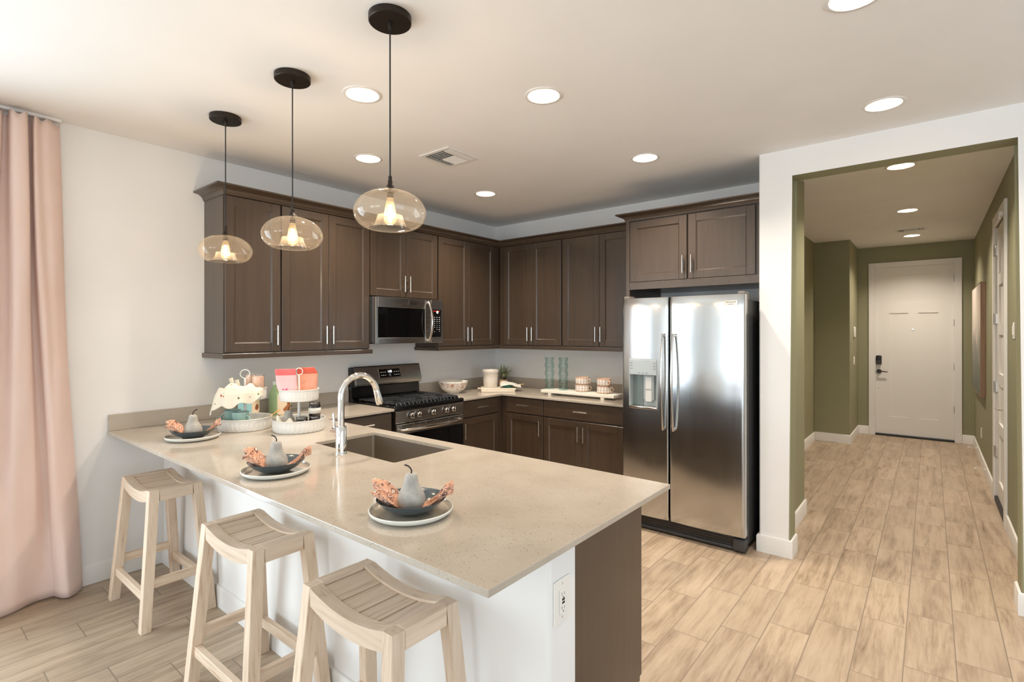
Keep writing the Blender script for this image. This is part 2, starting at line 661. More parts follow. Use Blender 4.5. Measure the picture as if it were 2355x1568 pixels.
def floor_mat():
    """wood-look porcelain planks, 0.188 x 0.573 m, each row stepped on by a third"""
    k = N('plank_tile_floor')
    g = k.n('ShaderNodeNewGeometry')
    sp = k.n('ShaderNodeSeparateXYZ')
    k.l(g.outputs['Position'], sp.inputs[0])
    u = k.math('DIVIDE', k.math('SUBTRACT', sp.outputs[0], 0.118), 0.188)
    ku = k.math('FLOOR', u)
    fu = k.math('SUBTRACT', u, ku)
    v = k.math('DIVIDE', k.math('ADD', sp.outputs[1], k.math('ADD', 0.434, k.math('MULTIPLY', k.math('SUBTRACT', 1.0, ku), 0.191))), 0.573)
    kv = k.math('FLOOR', v)
    fv = k.math('SUBTRACT', v, kv)
    cmb = k.n('ShaderNodeCombineXYZ')
    k.l(ku, cmb.inputs[0]); k.l(kv, cmb.inputs[1])
    wn = k.n('ShaderNodeTexWhiteNoise', noise_dimensions='2D')
    k.l(cmb.outputs[0], wn.inputs['Vector'])
    rnd = wn.outputs['Value']
    # grain coordinates, shifted for every plank
    gx = k.math('ADD', k.math('MULTIPLY', sp.outputs[0], 1.0), k.math('MULTIPLY', rnd, 37.0))
    gy = k.math('ADD', k.math('MULTIPLY', sp.outputs[1], 0.085), k.math('MULTIPLY', rnd, 11.0))
    c2 = k.n('ShaderNodeCombineXYZ')
    k.l(gx, c2.inputs[0]); k.l(gy, c2.inputs[1]); k.l(rnd, c2.inputs[2])
    big = k.noise(c2.outputs[0], 15, 5, 0.6, 0.9)
    fine = k.noise(c2.outputs[0], 70, 4, 0.65, 0.6)
    c3 = k.n('ShaderNodeCombineXYZ')
    k.l(k.math('ADD', sp.outputs[0], k.math('MULTIPLY', rnd, 19.0)), c3.inputs[0])
    k.l(k.math('ADD', k.math('MULTIPLY', sp.outputs[1], 0.45), k.math('MULTIPLY', rnd, 5.0)), c3.inputs[1])
    blot = k.noise(c3.outputs[0], 5.0, 3, 0.6, 0.8)
    f = k.math('ADD', k.math('MULTIPLY', big, 0.48), k.math('ADD', k.math('MULTIPLY', fine, 0.30), k.math('MULTIPLY', blot, 0.22)))
    col = k.ramp(f, [(0.33, S(112, 94, 76)), (0.43, S(156, 135, 112)), (0.52, S(180, 159, 135)), (0.66, S(197, 178, 155))])
    col = k.mix(k.math('MULTIPLY', rnd, 0.35), col, S(152, 134, 114))
    # grout
    mu = k.math('LESS_THAN', k.math('MINIMUM', fu, k.math('SUBTRACT', 1.0, fu)), 0.0125)
    mv = k.math('LESS_THAN', k.math('MINIMUM', fv, k.math('SUBTRACT', 1.0, fv)), 0.0042)
    mm = k.math('MAXIMUM', mu, mv)
    col = k.mix(mm, col, S(132, 116, 98))
    k.l(col, k.b.inputs['Base Color'])
    k.l(k.math('ADD', k.math('MULTIPLY', fine, 0.2), 0.32), k.b.inputs['Roughness'])
    h = k.math('SUBTRACT', k.math('MULTIPLY', big, 0.25), mm)
    k.bump(h, 0.35, 0.002)
    return k.m


def quartz():
    k = N('speckled_beige_quartz')
    v = k.coord('Object')
    vo = k.n('ShaderNodeTexVoronoi', feature='F1')
    vo.inputs['Scale'].default_value = 150
    nz = k.n('ShaderNodeTexNoise')
    nz.inputs['Scale'].default_value = 260
    k.l(v, nz.inputs['Vector'])
    mv = k.n('ShaderNodeVectorMath', operation='MULTIPLY_ADD')
    k.l(nz.outputs['Color'], mv.inputs[0])
    mv.inputs[1].default_value = (0.005, 0.005, 0.005)
    k.l(v, mv.inputs[2])
    k.l(mv.outputs[0], vo.inputs['Vector'])
    wn = k.n('ShaderNodeSeparateColor')
    k.l(vo.outputs['Color'], wn.inputs[0])
    dot = k.math('LESS_THAN', vo.outputs['Distance'], k.math('MULTIPLY', wn.outputs[0], 0.30))
    pick = k.math('GREATER_THAN', wn.outputs[1], 0.42)
    cl = k.math('GREATER_THAN', k.noise(v, 7, 2), 0.40)
    m1 = k.math('MULTIPLY', k.math('MULTIPLY', dot, pick), cl)
    vo2 = k.n('ShaderNodeTexVoronoi', feature='F1')
    vo2.inputs['Scale'].default_value = 260
    k.l(v, vo2.inputs['Vector'])
    s2 = k.n('ShaderNodeSeparateColor')
    k.l(vo2.outputs['Color'], s2.inputs[0])
    m2 = k.math('MULTIPLY', k.math('LESS_THAN', vo2.outputs['Distance'], 0.22), k.math('GREATER_THAN', s2.outputs[0], 0.6))
    base = k.ramp(k.noise(v, 4, 4), [(0.3, S(176, 164, 148)), (0.7, S(188, 177, 162))])
    c = k.mix(k.math('MULTIPLY', m2, 0.35), base, S(232, 224, 210))
    c = k.mix(k.math('MULTIPLY', m1, 0.75), c, S(108, 92, 76))
    k.l(c, k.b.inputs['Base Color'])
    k.b.inputs['Roughness'].default_value = 0.11
    k.b.inputs['Specular IOR Level'].default_value = 0.55
    return k.m


def paisley(name, ground, petal, rim, core, scale, warp=0.35):
    """printed cloth: drop-shaped motifs with rims and cores scattered on a ground colour"""
    k = N(name)
    v = k.coord('Object')
    nz = k.n('ShaderNodeTexNoise')
    nz.inputs['Scale'].default_value = scale * 0.5
    k.l(v, nz.inputs['Vector'])
    mv = k.n('ShaderNodeVectorMath', operation='MULTIPLY_ADD')
    k.l(nz.outputs['Color'], mv.inputs[0])
    mv.inputs[1].default_value = (warp / scale * 4,) * 3
    k.l(v, mv.inputs[2])
    vo = k.n('ShaderNodeTexVoronoi', feature='F1')
    vo.inputs['Scale'].default_value = scale
    k.l(mv.outputs[0], vo.inputs['Vector'])
    sc = k.n('ShaderNodeSeparateColor')
    k.l(vo.outputs['Color'], sc.inputs[0])
    d = k.math('MULTIPLY', vo.outputs['Distance'], k.math('ADD', 0.8, k.math('MULTIPLY', sc.outputs[0], 0.7)))
    motif = k.ramp(d, [(0.0, core), (0.13, core), (0.15, petal), (0.27, petal), (0.29, rim), (0.33, rim), (0.36, ground), (0.52, ground), (0.56, petal), (0.60, ground)])
    vo2 = k.n('ShaderNodeTexVoronoi', feature='DISTANCE_TO_EDGE')
    vo2.inputs['Scale'].default_value = scale * 1.7
    k.l(mv.outputs[0], vo2.inputs['Vector'])
    ln = k.math('LESS_THAN', vo2.outputs['Distance'], 0.035)
    c = k.mix(k.math('MULTIPLY', ln, k.math('GREATER_THAN', sc.outputs[1], 0.45)), motif, rim)
    k.l(c, k.b.inputs['Base Color'])
    k.b.inputs['Roughness'].default_value = 0.9
    k.bump(k.noise(v, 420, 2), 0.15, 0.0006)
    return k.m


def floral(name, base, inks, scale, thr=0.2):
    k = N(name)
    v = k.coord('Object')
    vo = k.n('ShaderNodeTexVoronoi', feature='F1')
    vo.inputs['Scale'].default_value = scale
    k.l(v, vo.inputs['Vector'])
    sc = k.n('ShaderNodeSeparateColor')
    k.l(vo.outputs['Color'], sc.inputs[0])
    wob = k.noise(v, scale * 3, 3)
    m = k.math('LESS_THAN', k.math('ADD', vo.outputs['Distance'], k.math('MULTIPLY', wob, 0.35)), k.math('MULTIPLY', sc.outputs[0], thr * 2 + 0.25))
    ink = k.ramp(sc.outputs[1], [(i / max(1, len(inks)), c) for i, c in enumerate(inks)], 'CONSTANT')
    k.l(k.mix(m, base, ink), k.b.inputs['Base Color'])
    k.b.inputs['Roughness'].default_value = 0.85
    k.bump(k.noise(v, 300, 2), 0.2, 0.0008)
    return k.m


M['floor'] = floor_mat()
M['quartz'] = quartz()
M['paisley'] = paisley('orange_paisley_cotton', S(220, 164, 132), S(238, 212, 194), S(96, 62, 58), S(214, 132, 92), 34)
M['teatowel'] = floral('fruit_print_tea_towel', S(236, 226, 204), [S(186, 108, 80), S(132, 124, 84), S(178, 172, 160), S(206, 156, 104)], 38, 0.14)
M['bowlprint'] = paisley('terracotta_ornament_print', S(232, 222, 210), S(206, 168, 142), S(172, 124, 98), S(236, 228, 216), 20, 0.2)
M['cookie'] = floral('cookie_picture_card', S(232, 212, 184), [S(150, 92, 58), S(164, 104, 64), S(140, 84, 50)], 17, 0.42)


def mug_print():
    """blush mug: rows of white pointed petals between fine grid lines"""
    k = N('blush_mug_white_petals')
    v = k.coord('Object')
    sp = k.n('ShaderNodeSeparateXYZ')
    k.l(v, sp.inputs[0])
    ang = k.math('MULTIPLY', k.math('DIVIDE', k.math('ARCTAN2', sp.outputs[1], sp.outputs[0]), 2 * pi), 14.0)
    fa = k.math('ABSOLUTE', k.math('SUBTRACT', k.math('FRACT', ang), 0.5))
    z = k.math('DIVIDE', k.math('SUBTRACT', sp.outputs[2], 0.034), 0.030)
    az = k.math('ABSOLUTE', z)
    petal = k.math('LESS_THAN', fa, k.math('MULTIPLY', k.math('SUBTRACT', 1.0, k.math('MULTIPLY', az, az)), 0.42))
    line = k.math('MAXIMUM', k.math('GREATER_THAN', fa, 0.47), k.math('LESS_THAN', az, 0.06))
    c = k.mix(petal, S(218, 188, 166), S(236, 232, 224))
    c = k.mix(k.math('MULTIPLY', line, 0.7), c, S(150, 130, 118))
    k.l(c, k.b.inputs['Base Color'])
    k.b.inputs['Roughness'].default_value = 0.4
    return k.m


M['mug'] = mug_print()
M['mug_plain'] = plain('blush_mug_body', S(220, 182, 154), 0.4)


def cloth(name, col, col2):
    k = N(name)
    v = k.coord('Object')
    k.l(k.ramp(k.noise(v, 3, 3), [(0.3, col2), (0.7, col)]), k.b.inputs['Base Color'])
    k.b.inputs['Roughness'].default_value = 0.85
    k.b.inputs['Sheen Weight'].default_value = 0.2
    k.b.inputs['Subsurface Weight'].default_value = 0.0
    tl = k.n('ShaderNodeBsdfTranslucent')
    tl.inputs[0].default_value = col
    mx = k.n('ShaderNodeMixShader')
    mx.inputs[0].default_value = 0.3
    k.l(k.b.outputs[0], mx.inputs[1])
    k.l(tl.outputs[0], mx.inputs[2])
    out = [n for n in k.t.nodes if n.type == 'OUTPUT_MATERIAL'][0]
    k.l(mx.outputs[0], out.inputs[0])
    k.bump(k.noise(v, 700, 2), 0.2, 0.0006)
    return k.m


M['curtain'] = cloth('blush_pink_linen', S(252, 230, 219), S(249, 224, 210))


def art_mat():
    k = N('abstract_canvas_print')
    v = k.coord('Object')
    sp = k.n('ShaderNodeSeparateXYZ')
    k.l(v, sp.inputs[0])
    n1 = k.noise(v, 3.5, 5, 0.6, 0.8)
    h = k.math('ADD', sp.outputs[2], k.math('MULTIPLY', n1, 0.7))
    k.l(k.ramp(k.math('MULTIPLY', h, 0.66), [(0.15, S(84, 86, 74)), (0.42, S(122, 124, 112)), (0.60, S(150, 148, 138)), (0.70, S(212, 200, 186)), (0.85, S(222, 208, 194))]), k.b.inputs['Base Color'])
    k.b.inputs['Roughness'].default_value = 0.6
    return k.m


M['art'] = art_mat()

# ------------------------------------------------------------------ the setting
H = 2.761      # main ceiling
HH = 2.785     # hall ceiling
Y0 = 3.693     # fridge wall
YO = 2.977     # face of the hall opening
YB = 3.140     # back of it

b = B().box((-0.6, -10.2, -0.08), (8.0, 9.2, 0.0))
struct(b.build('floor', M['floor']))
b = B().box((-0.6, -10.2, 3.0), (8.0, 9.2, 3.1))
struct(b.build('ceiling_roof', M['ceil']))

DOWN = [(1.681, 0.684), (2.404, 1.289), (3.778, 2.533), (0.868, 1.299), (2.402, 2.529), (0.891, 2.522), (3.76, 1.355)]
HDOWN = [(3.80, 3.99), (3.79, 5.83), (3.785, 7.62)]
R_OPEN = 0.082


def ceiling_sheet(name, x0, x1, y0, y1, z, holes, mat):
    bm = bmesh.new()
    edges = []
    vs = [bm.verts.new((x, y, z)) for x, y in [(x0, y0), (x1, y0), (x1, y1), (x0, y1)]]
    edges += [bm.edges.new((vs[i], vs[(i + 1) % 4])) for i in range(4)]
    for (cx, cy) in holes:
        c = [bm.verts.new((cx + R_OPEN * cos(2 * pi * k / 32), cy + R_OPEN * sin(2 * pi * k / 32), z)) for k in range(32)]
        edges += [bm.edges.new((c[i], c[(i + 1) % 32])) for i in range(32)]
    bmesh.ops.triangle_fill(bm, use_beauty=True, edges=edges)
    ext = bmesh.ops.extrude_face_region(bm, geom=bm.faces[:])
    for v in [g for g in ext['geom'] if isinstance(g, bmesh.types.BMVert)]:
        v.co.z += 0.012
    q = B()
    q.bm.free()
    q.bm = bm
    return struct(q.build(name, mat))


ceiling_sheet('ceiling', -0.15, 7.2, -9.7, YB - 0.02, H, DOWN[:3] + [DOWN[3]] + DOWN[4:], M['ceil'])
ceiling_sheet('ceiling_alcove', -0.15, 3.16, YB - 0.02, Y0 + 0.16, H, [], M['ceil'])
ceiling_sheet('ceiling_hall', 0.3, 4.62, YB - 0.02, 8.64, HH, HDOWN, M['ceil'])

# left wall: the range wall, with the sliding door opening behind the curtain
b = B().box((-0.15, -0.80, 0), (0, Y0 + 0.15, 3.0))
b.box((-0.15, -2.90, 2.28), (0, -0.80, 3.0))
b.box((-0.15, -9.85, 0), (0, -2.90, 3.0))
struct(b.build('wall_left', M['white']))
b = B().box((0, Y0, 0), (3.043, Y0 + 0.15, 3.0))
struct(b.build('wall_back', M['white']))
# wall with the opening to the hall: white towards the kitchen, green inside
b = B().prism([(3.043, 0.0), (3.240, 0.0), (3.240, 2.579), (4.355, 2.579), (4.355, 0.0), (7.2, 0.0), (7.2, 3.0), (3.043, 3.0)], 'y', YO, YB)
eds = [q_ for q_ in b.bm.edges if abs(q_.verts[0].co.z - q_.verts[1].co.z) > 2 and q_.verts[0].co.x < 5]
bmesh.ops.bevel(b.bm, geom=eds, offset=0.012, segments=3, affect='EDGES', profile=0.5)
b.bm.normal_update()
bmesh.ops.recalc_face_normals(b.bm, faces=b.bm.faces)
for f in b.bm.faces:
    n = f.normal
    f.material_index = 0 if (n.y < -0.6 or (n.x < -0.5 and f.calc_center_median().x < 3.2)) else 1
o = b.build('wall_opening', [M['white'], M['green']])
struct(o)
b = B().box((3.043, YB, 0), (3.150, 4.02, 3.0), 0.010, 3, 'z')
b.bm.normal_update()
bmesh.ops.recalc_face_normals(b.bm, faces=b.bm.faces)
for f in b.bm.faces:
    f.material_index = 0 if f.normal.x < -0.5 else 1
struct(b.build('wall_hall_near', [M['white'], M['green']]))
b = B().box((0.30, Y0 + 0.15, 0), (3.043, 4.02, 3.0))
b.box((0.15, Y0 + 0.15, 0), (0.30, 8.64, 3.0))
struct(b.build('wall_side_passage', M['green']))
b = B().box((0.30, 6.65, 0), (2.696, 7.4746, 3.0), 0.010, 3, 'z')
b.box((0.30, 7.4746, 0), (3.120, 8.474, 3.0), 0.010, 3, 'z')
struct(b.build('wall_hall_left', M['green']))
b = B().box((0.30, 8.474, 0), (3.332, 8.64, 3.0))
b.box((4.235, 8.474, 0), (4.62, 8.64, 3.0))
b.box((3.332, 8.474, 2.478), (4.235, 8.64, 3.0))
struct(b.build('wall_hall_end', M['green']))
b = B().box((4.437, YB, 0), (4.62, 4.645, 3.0))
b.box((4.437, 5.49, 0), (4.62, 8.474, 3.0))
b.box((4.437, 4.645, 2.47), (4.62, 5.49, 3.0))
struct(b.build('wall_hall_right', M['green']))
b = B().box((4.62, 4.4, 0), (4.7, 5.8, 3.0))
struct(b.build('wall_closet_back', M['green']))
# the living room behind the camera
b = B().box((-0.15, -9.85, 0), (0.55, -9.7, 3.0))
b.box((2.55, -9.85, 0), (3.55, -9.7, 3.0))
b.box((6.25, -9.85, 0), (7.35, -9.7, 3.0))
for x0, x1 in ((0.55, 2.55), (3.55, 6.25)):
    b.box((x0, -9.85, 0), (x1, -9.7, 0.10))
    b.box((x0, -9.85, 2.40), (x1, -9.7, 3.0))
struct(b.build('wall_south', M['white']))
b = B().box((7.2, -9.85, 0), (7.35, -2.85, 3.0))
b.box((7.2, 0.85, 0), (7.35, YB, 3.0))
b.box((7.2, -2.85, 0), (7.35, 0.85, 0.55)); b.box((7.2, -2.85, 2.35), (7.35, 0.85, 3.0))  # opening left for the invented east window
struct(b.build('wall_east', M['white']))


def window(name, axis, a0, a1, z0, z1, at, split):
    root = bpy.data.objects.new(name, None)
    COL.objects.link(root)
    c = ((a0 + a1) / 2, at, z0) if axis == 'y' else (at, (a0 + a1) / 2, z0)
    root.location = c
    struct(root)

    def bx(B_, u0, u1, w0, w1, t):
        if axis == 'y':
            B_.box((u0, at - t, w0), (u1, at + t, w1))
        else:
            B_.box((at - t, u0, w0), (at + t, u1, w1))
    f = B()
    fw = 0.05
    bx(f, a0, a1, z0, z0 + fw, 0.03); bx(f, a0, a1, z1 - fw, z1, 0.03)
    bx(f, a0, a0 + fw, z0 + fw, z1 - fw, 0.03); bx(f, a1 - fw, a1, z0 + fw, z1 - fw, 0.03)
    for s_ in split:
        bx(f, s_ - fw / 2, s_ + fw / 2, z0 + fw, z1 - fw, 0.03)
    f.build('window_frame', M['trim'], root)
    g = B()
    bx(g, a0 + fw, a1 - fw, z0 + fw, z1 - fw, 0.003)
    g.build('pane', M['clearglass'], root)


window('window_1', 'x', -2.90, -0.80, 0.0, 2.28, -0.09, [-1.85])
window('window_2', 'y', 0.55, 2.55, 0.10, 2.40, -9.78, [1.55])
window('added_window_4', 'x', -2.85, 0.85, 0.55, 2.35, 7.30, [-1.6, -0.4])  # invented window, added to carry the extra east fill
window('window_3', 'y', 3.55, 6.25, 0.10, 2.40, -9.78, [4.45, 5.35])

# knee wall carrying the bar side of the peninsula
b = B().box((0.0, 0.304, 0), (3.125, 0.440, 0.894))
eds = [e for e in b.bm.edges if abs(e.verts[0].co.z - e.verts[1].co.z) > .5 and e.verts[0].co.x > 3 and e.verts[0].co.y < .35]
bmesh.ops.bevel(b.bm, geom=eds, offset=0.016, segments=4, affect='EDGES', profile=0.5)
struct(b.build('wall_peninsula', M['white'], smooth=40))

# baseboards
BP = [(0, 0), (0.014, 0), (0.014, 0.108), (0.011, 0.116), (0.005, 0.120), (0, 0.120)]


def base(name, path, normals):
    struct(B().sweep(path, normals, BP).build(name, M['trim'], smooth=35))


base('baseboard_left', [(0, -0.80), (0, 0.290)], [(1, 0)])
base('baseboard_peninsula', [(0, 0.304), (3.125, 0.304), (3.125, 0.440)], [(0, -1), (1, 0)])
base('baseboard_pillar', [(3.043, 3.14), (3.043, YO), (3.240, YO), (3.240, YB)], [(-1, 0), (0, -1), (1, 0)])
base('baseboard_right', [(4.355, YB), (4.355, YO), (7.2, YO)], [(-1, 0), (0, -1)])
base('baseboard_hall_near', [(3.150, YB), (3.150, 4.02), (2.0, 4.02)], [(1, 0), (0, 1)])
base('baseboard_hall_left', [(1.2, 6.65), (2.696, 6.65), (2.696, 7.4746)], [(0, -1), (1, 0)])
base('baseboard_hall_jog', [(2.696, 7.4746), (3.120, 7.4746), (3.120, 8.474)], [(0, -1), (1, 0)])
base('baseboard_hall_end_left', [(3.120, 8.474), (3.254, 8.474)], [(0, -1)])
base('baseboard_hall_end_right', [(4.311, 8.474), (4.437, 8.474)], [(0, -1)])
base('baseboard_hall_right', [(4.437, 5.56), (4.437, 8.474)], [(-1, 0)])
base('baseboard_hall_right_near', [(4.437, YB), (4.437, 4.565)], [(-1, 0)])

# ------------------------------------------------------------------ front door
def door_root(name, loc):
    o = bpy.data.objects.new(name, None)
    COL.objects.link(o)
    o.location = loc
    struct(o)
    return o


def panel_slab(bx, u0, u1, w0, w1, panels, rec=0.010):
    """stiles and rails around recessed panels; bx(u0,u1,d0,d1,w0,w1) with d outward"""
    us = sorted({u0, u1} | {p[0] for p in panels} | {p[1] for p in panels})
    ws = sorted({w0, w1} | {p[2] for p in panels} | {p[3] for p in panels})
    for i in range(len(us) - 1):
        for j in range(len(ws) - 1):
            cu, cw = (us[i] + us[i + 1]) / 2, (ws[j] + ws[j + 1]) / 2
            inp = any(p[0] < cu < p[1] and p[2] < cw < p[3] for p in panels)
            bx(us[i], us[i + 1], -0.04, -rec if inp else 0.0, ws[j], ws[j + 1])


dr = door_root('door_1', (3.78, 8.474, 0))
q = B()
FY = 8.490


def bxf(u0, u1, d0, d1, w0, w1):
    q.box((u0, FY - d1, w0), (u1, FY - d0, w1))


panel_slab(bxf, 3.340, 4.227, 0.030, 2.470, [(3.503, 4.059, 1.946, 2.345), (3.503, 3.722, 0.285, 1.800), (3.840, 4.059, 0.285, 1.800)])
q.build('door_leaf', M['door_white'], dr)
q = B()
q.box((3.254, 8.452, 0), (3.334, 8.474, 2.546), 0.003)
q.box((4.233, 8.452, 0), (4.311, 8.474, 2.546), 0.003)
q.box((3.334, 8.452, 2.474), (4.233, 8.474, 2.546), 0.003)
q.box((3.334, 8.474, 0), (3.339, 8.56, 2.474)); q.box((4.228, 8.474, 0), (4.233, 8.56, 2.474))
q.box((3.334, 8.474, 2.471), (4.233, 8.56, 2.476))
q.build('door_frame', M['trim'], dr)
q = B().box((3.334, 8.462, 0), (4.233, 8.56, 0.028), 0.004)
q.build('threshold', M['blackmat'], dr)
for i, z in enumerate((2.268, 1.652, 1.042, 0.45)):
    q = B().box((4.226, 8.480, z - 0.048), (4.240, 8.492, z + 0.048), 0.001)
    q.cyl((4.231, 8.478, z - 0.05), (4.231, 8.478, z + 0.05), 0.007, seg=10)
    q.build('hinge', M['nickel'], dr, smooth=40)
q = B().box((3.343, 8.462, 1.045), (3.412, 8.490, 1.180), 0.014, 3)
lk = q.build('keypad_deadbolt', M['blackmat'], dr, smooth=40)
q = B().box((3.347, 8.459, 1.050), (3.408, 8.4625, 1.105), 0.0015)
q.cyl((3.378, 8.459, 1.078), (3.378, 8.445, 1.078), 0.014)
q.build('thumb_turn', M['brass_dark'], lk, smooth=40)
q = B()
q.cyl((3.379, 8.490, 0.945), (3.379, 8.476, 0.945), 0.033)
q.cyl((3.379, 8.476, 0.945), (3.379, 8.436, 0.945), 0.012)
q.tube([(3.379, 8.440, 0.945), (3.42, 8.437, 0.946), (3.487, 8.440, 0.940)], [0.010, 0.009, 0.007])
q.build('lever_handle', M['brass_dark'], dr, smooth=40)
q = B().cyl((3.379, 8.490, 0.705), (3.379, 8.484, 0.705), 0.010, seg=12)
q.build('key_guard', M['nickel'], dr, smooth=40)
q = B().cyl((3.776, 8.490, 1.563), (3.776, 8.483, 1.563), 0.013, seg=14)
q.build('peephole', M['chrome'], dr, smooth=40)
q = B().box((3.330, 8.470, 1.06), (3.336, 8.476, 1.14)); q.box((3.330, 8.470, 0.91), (3.336, 8.476, 0.98))
q.build('strike_plate', M['brass_dark'], dr)

# ------------------------------------------------------------------ hall side door
dr = door_root('door_2', (4.437, 5.07, 0))
q = B()
FX = 4.445


def bxr(u0, u1, d0, d1, w0, w1):
    q.box((FX - d1, u0, w0), (FX - d0, u1, w1))


pz = [0.20, 0.62, 0.72, 1.06, 1.16, 1.50, 1.60, 1.94, 2.04, 2.36]
panel_slab(bxr, 4.652, 5.482, 0.05, 2.462, [(4.77, 5.36, pz[2 * i], pz[2 * i + 1]) for i in range(5)], 0.014)
q.build('door_leaf', M['door_white'], dr)
q = B()
q.box((4.417, 4.565, 0), (4.437, 4.648, 2.556), 0.003)
q.box((4.417, 5.488, 0), (4.437, 5.560, 2.556), 0.003)
q.box((4.417, 4.648, 2.468), (4.437, 5.488, 2.556), 0.003)
q.box((4.437, 4.646, 0), (4.56, 4.650, 2.468)); q.box((4.437, 5.485, 0), (4.56, 5.489, 2.468))
q.build('door_frame', M['trim'], dr)
q = B().box((4.425, 4.65, 0), (4.56, 5.486, 0.045), 0.004)
q.build('threshold', M['blackmat'], dr)
for z in (2.26, 1.645, 1.03, 0.447):
    q = B().box((4.432, 5.470, z - 0.045), (4.446, 5.500, z + 0.045), 0.001)
    q.cyl((4.428, 5.486, z - 0.05), (4.428, 5.486, z + 0.05), 0.0075, seg=10)
    q.build('hinge', M['nickel'], dr, smooth=40)
q = B().cyl((4.445, 4.715, 1.085), (4.425, 4.715, 1.085), 0.030)
q.cyl((4.425, 4.715, 1.085), (4.405, 4.715, 1.085), 0.012)
q.build('deadbolt', M['nickel'], dr, smooth=40)
q = B().cyl((4.445, 4.715, 0.91), (4.433, 4.715, 0.91), 0.032)
q.cyl((4.433, 4.715, 0.91), (4.385, 4.715, 0.91), 0.011)
q.tube([(4.388, 4.712, 0.91), (4.386, 4.76, 0.911), (4.390, 4.835, 0.905)], [0.010, 0.010, 0.008])
q.build('lever_handle', M['nickel'], dr, smooth=40)
q = B().box((4.392, 4.66, 2.44), (4.424, 4.70, 2.475), 0.004)
q.cyl((4.40, 4.68, 2.44), (4.40, 4.68, 2.415), 0.008)
q.build('door_catch', M['trim'], dr, smooth=40)

# ------------------------------------------------------------------ hall fittings
LBL = ['between the cords of the middle and front pendants', 'large in the photo, first right of the front pendant cord',
       'nearest the hall opening', 'just left of the square ceiling vent', 'in front of the refrigerator', 'deepest in the kitchen, near the range corner',
       'cut off by the top edge of the photo']


def downlight(x, y, z, label, watts, group):
    t = thing('recessed_downlight', 'recessed downlight ' + label, 'ceiling light', (x, y, z), group)
    q = B().lathe([(R_OPEN - 0.001, 0.0), (R_OPEN + 0.002, -0.004), (0.098, -0.0035), (0.101, 0.0), (0.101, 0.0005), (R_OPEN, 0.001)], (x, y, z))
    q.build('trim_ring', M['trim'], t, smooth=50)
    q = B().lathe([(R_OPEN - 0.0005, -0.002), (0.075, 0.020), (0.066, 0.046), (0.056, 0.066), (0.056, 0.082), (0.0, 0.082)], (x, y, z))
    q.build('baffle', M['lamp_white'], t, smooth=50)
    q = B().lathe([(0.0, 0.069), (0.055, 0.069), (0.055, 0.073), (0.0, 0.073)], (x, y, z), 32)
    q.build('lens', M['lens'], t)
    area_light('downlight_lamp', (0, 0, 0.066), (0, 0, 0), 0.096, 0, watts, WARM, t, True, 2.8)
    return t


for (x, y), l, f_ in zip(DOWN, LBL, (0.55, 0.9, 1.1, 1.8, 1.8, 1.8, 0.9)):
    downlight(x, y, H, l, DOWNLIGHT_W * f_, 'kitchen ceiling downlights')
for (x, y), l in zip(HDOWN, ['just inside the hall opening', 'midway down the green hall ceiling', 'closest to the front door, past the small hall vent']):
    downlight(x, y, HH, l, HALL_W, 'hall ceiling downlights')


def vent(name, label, x0, x1, y0, y1, z):
    cx, cy = (x0 + x1) / 2, (y0 + y1) / 2
    t = thing(name, label, 'vent', (cx, cy, z))
    q = B()
    fw = 0.03
    q.box((x0, y0, z - 0.008), (x1, y0 + fw, z), 0.002); q.box((x0, y1 - fw, z - 0.008), (x1, y1, z), 0.002)
    q.box((x0, y0 + fw, z - 0.008), (x0 + fw, y1 - fw, z), 0.002); q.box((x1 - fw, y0 + fw, z - 0.008), (x1, y1 - fw, z), 0.002)
    q.build('frame', M['trim'], t)
    q = B().box((x0 + fw, y0 + fw, z - 0.0015), (x1 - fw, y1 - fw, z - 0.0005))
    q.build('backing', M['slot'], t)
    # louvres in three banks, the middle one split in two directions
    def slat(ax, p, a0, a1, tilt, w=0.013):
        s_ = B().mark()
        s_.box((a0, -w / 2, -0.0008), (a1, w / 2, 0.0008))
        s_.xf(Matrix.Rotation(tilt, 4, 'X'))
        if ax == 'y':
            s_.xf(Matrix.Rotation(pi / 2, 4, 'Z'))
            s_.xf(Matrix.Translation((p, 0, z - 0.009)))
        else:
            s_.xf(Matrix.Translation((0, p, z - 0.009)))
        s_.build('louvre', M['trim'], t)
    L, W = x1 - x0 - 2 * fw, y1 - y0 - 2 * fw
    xa, xb = x0 + fw + 0.2 * L, x1 - fw - 0.2 * L
    for i in range(3):
        slat('y', x0 + fw + 0.006 + i * 0.2 * L / 3, y0 + fw, y1 - fw, 0.7)
        slat('y', x1 - fw - 0.006 - i * 0.2 * L / 3, y0 + fw, y1 - fw, -0.7)
    n = 11
    for i in range(n):
        slat('x', y0 + fw + (i + 0.5) * W / n, xa + 0.004, xb - 0.004, 0.8 if i < n // 2 else -0.8)
    return t


vent('ceiling_vent', 'square white louvred air vent on the kitchen ceiling', 1.193, 1.487, 1.487, 1.792, H)
vent('hall_ceiling_vent', 'small white air vent on the hall ceiling before the front door', 3.63, 3.95, 7.02, 7.20, HH)

# thermostat and switch on the short lit wall left of the front door
q = B().box((3.120, 7.86, 1.455), (3.140, 7.98, 1.60), 0.004)
o = q.build('thermostat', M['plastic_w'], smooth=40, origin=(3.12, 7.92, 1.455))
tag(o, 'white thermostat box on the narrow lit wall left of the front door', 'thermostat')


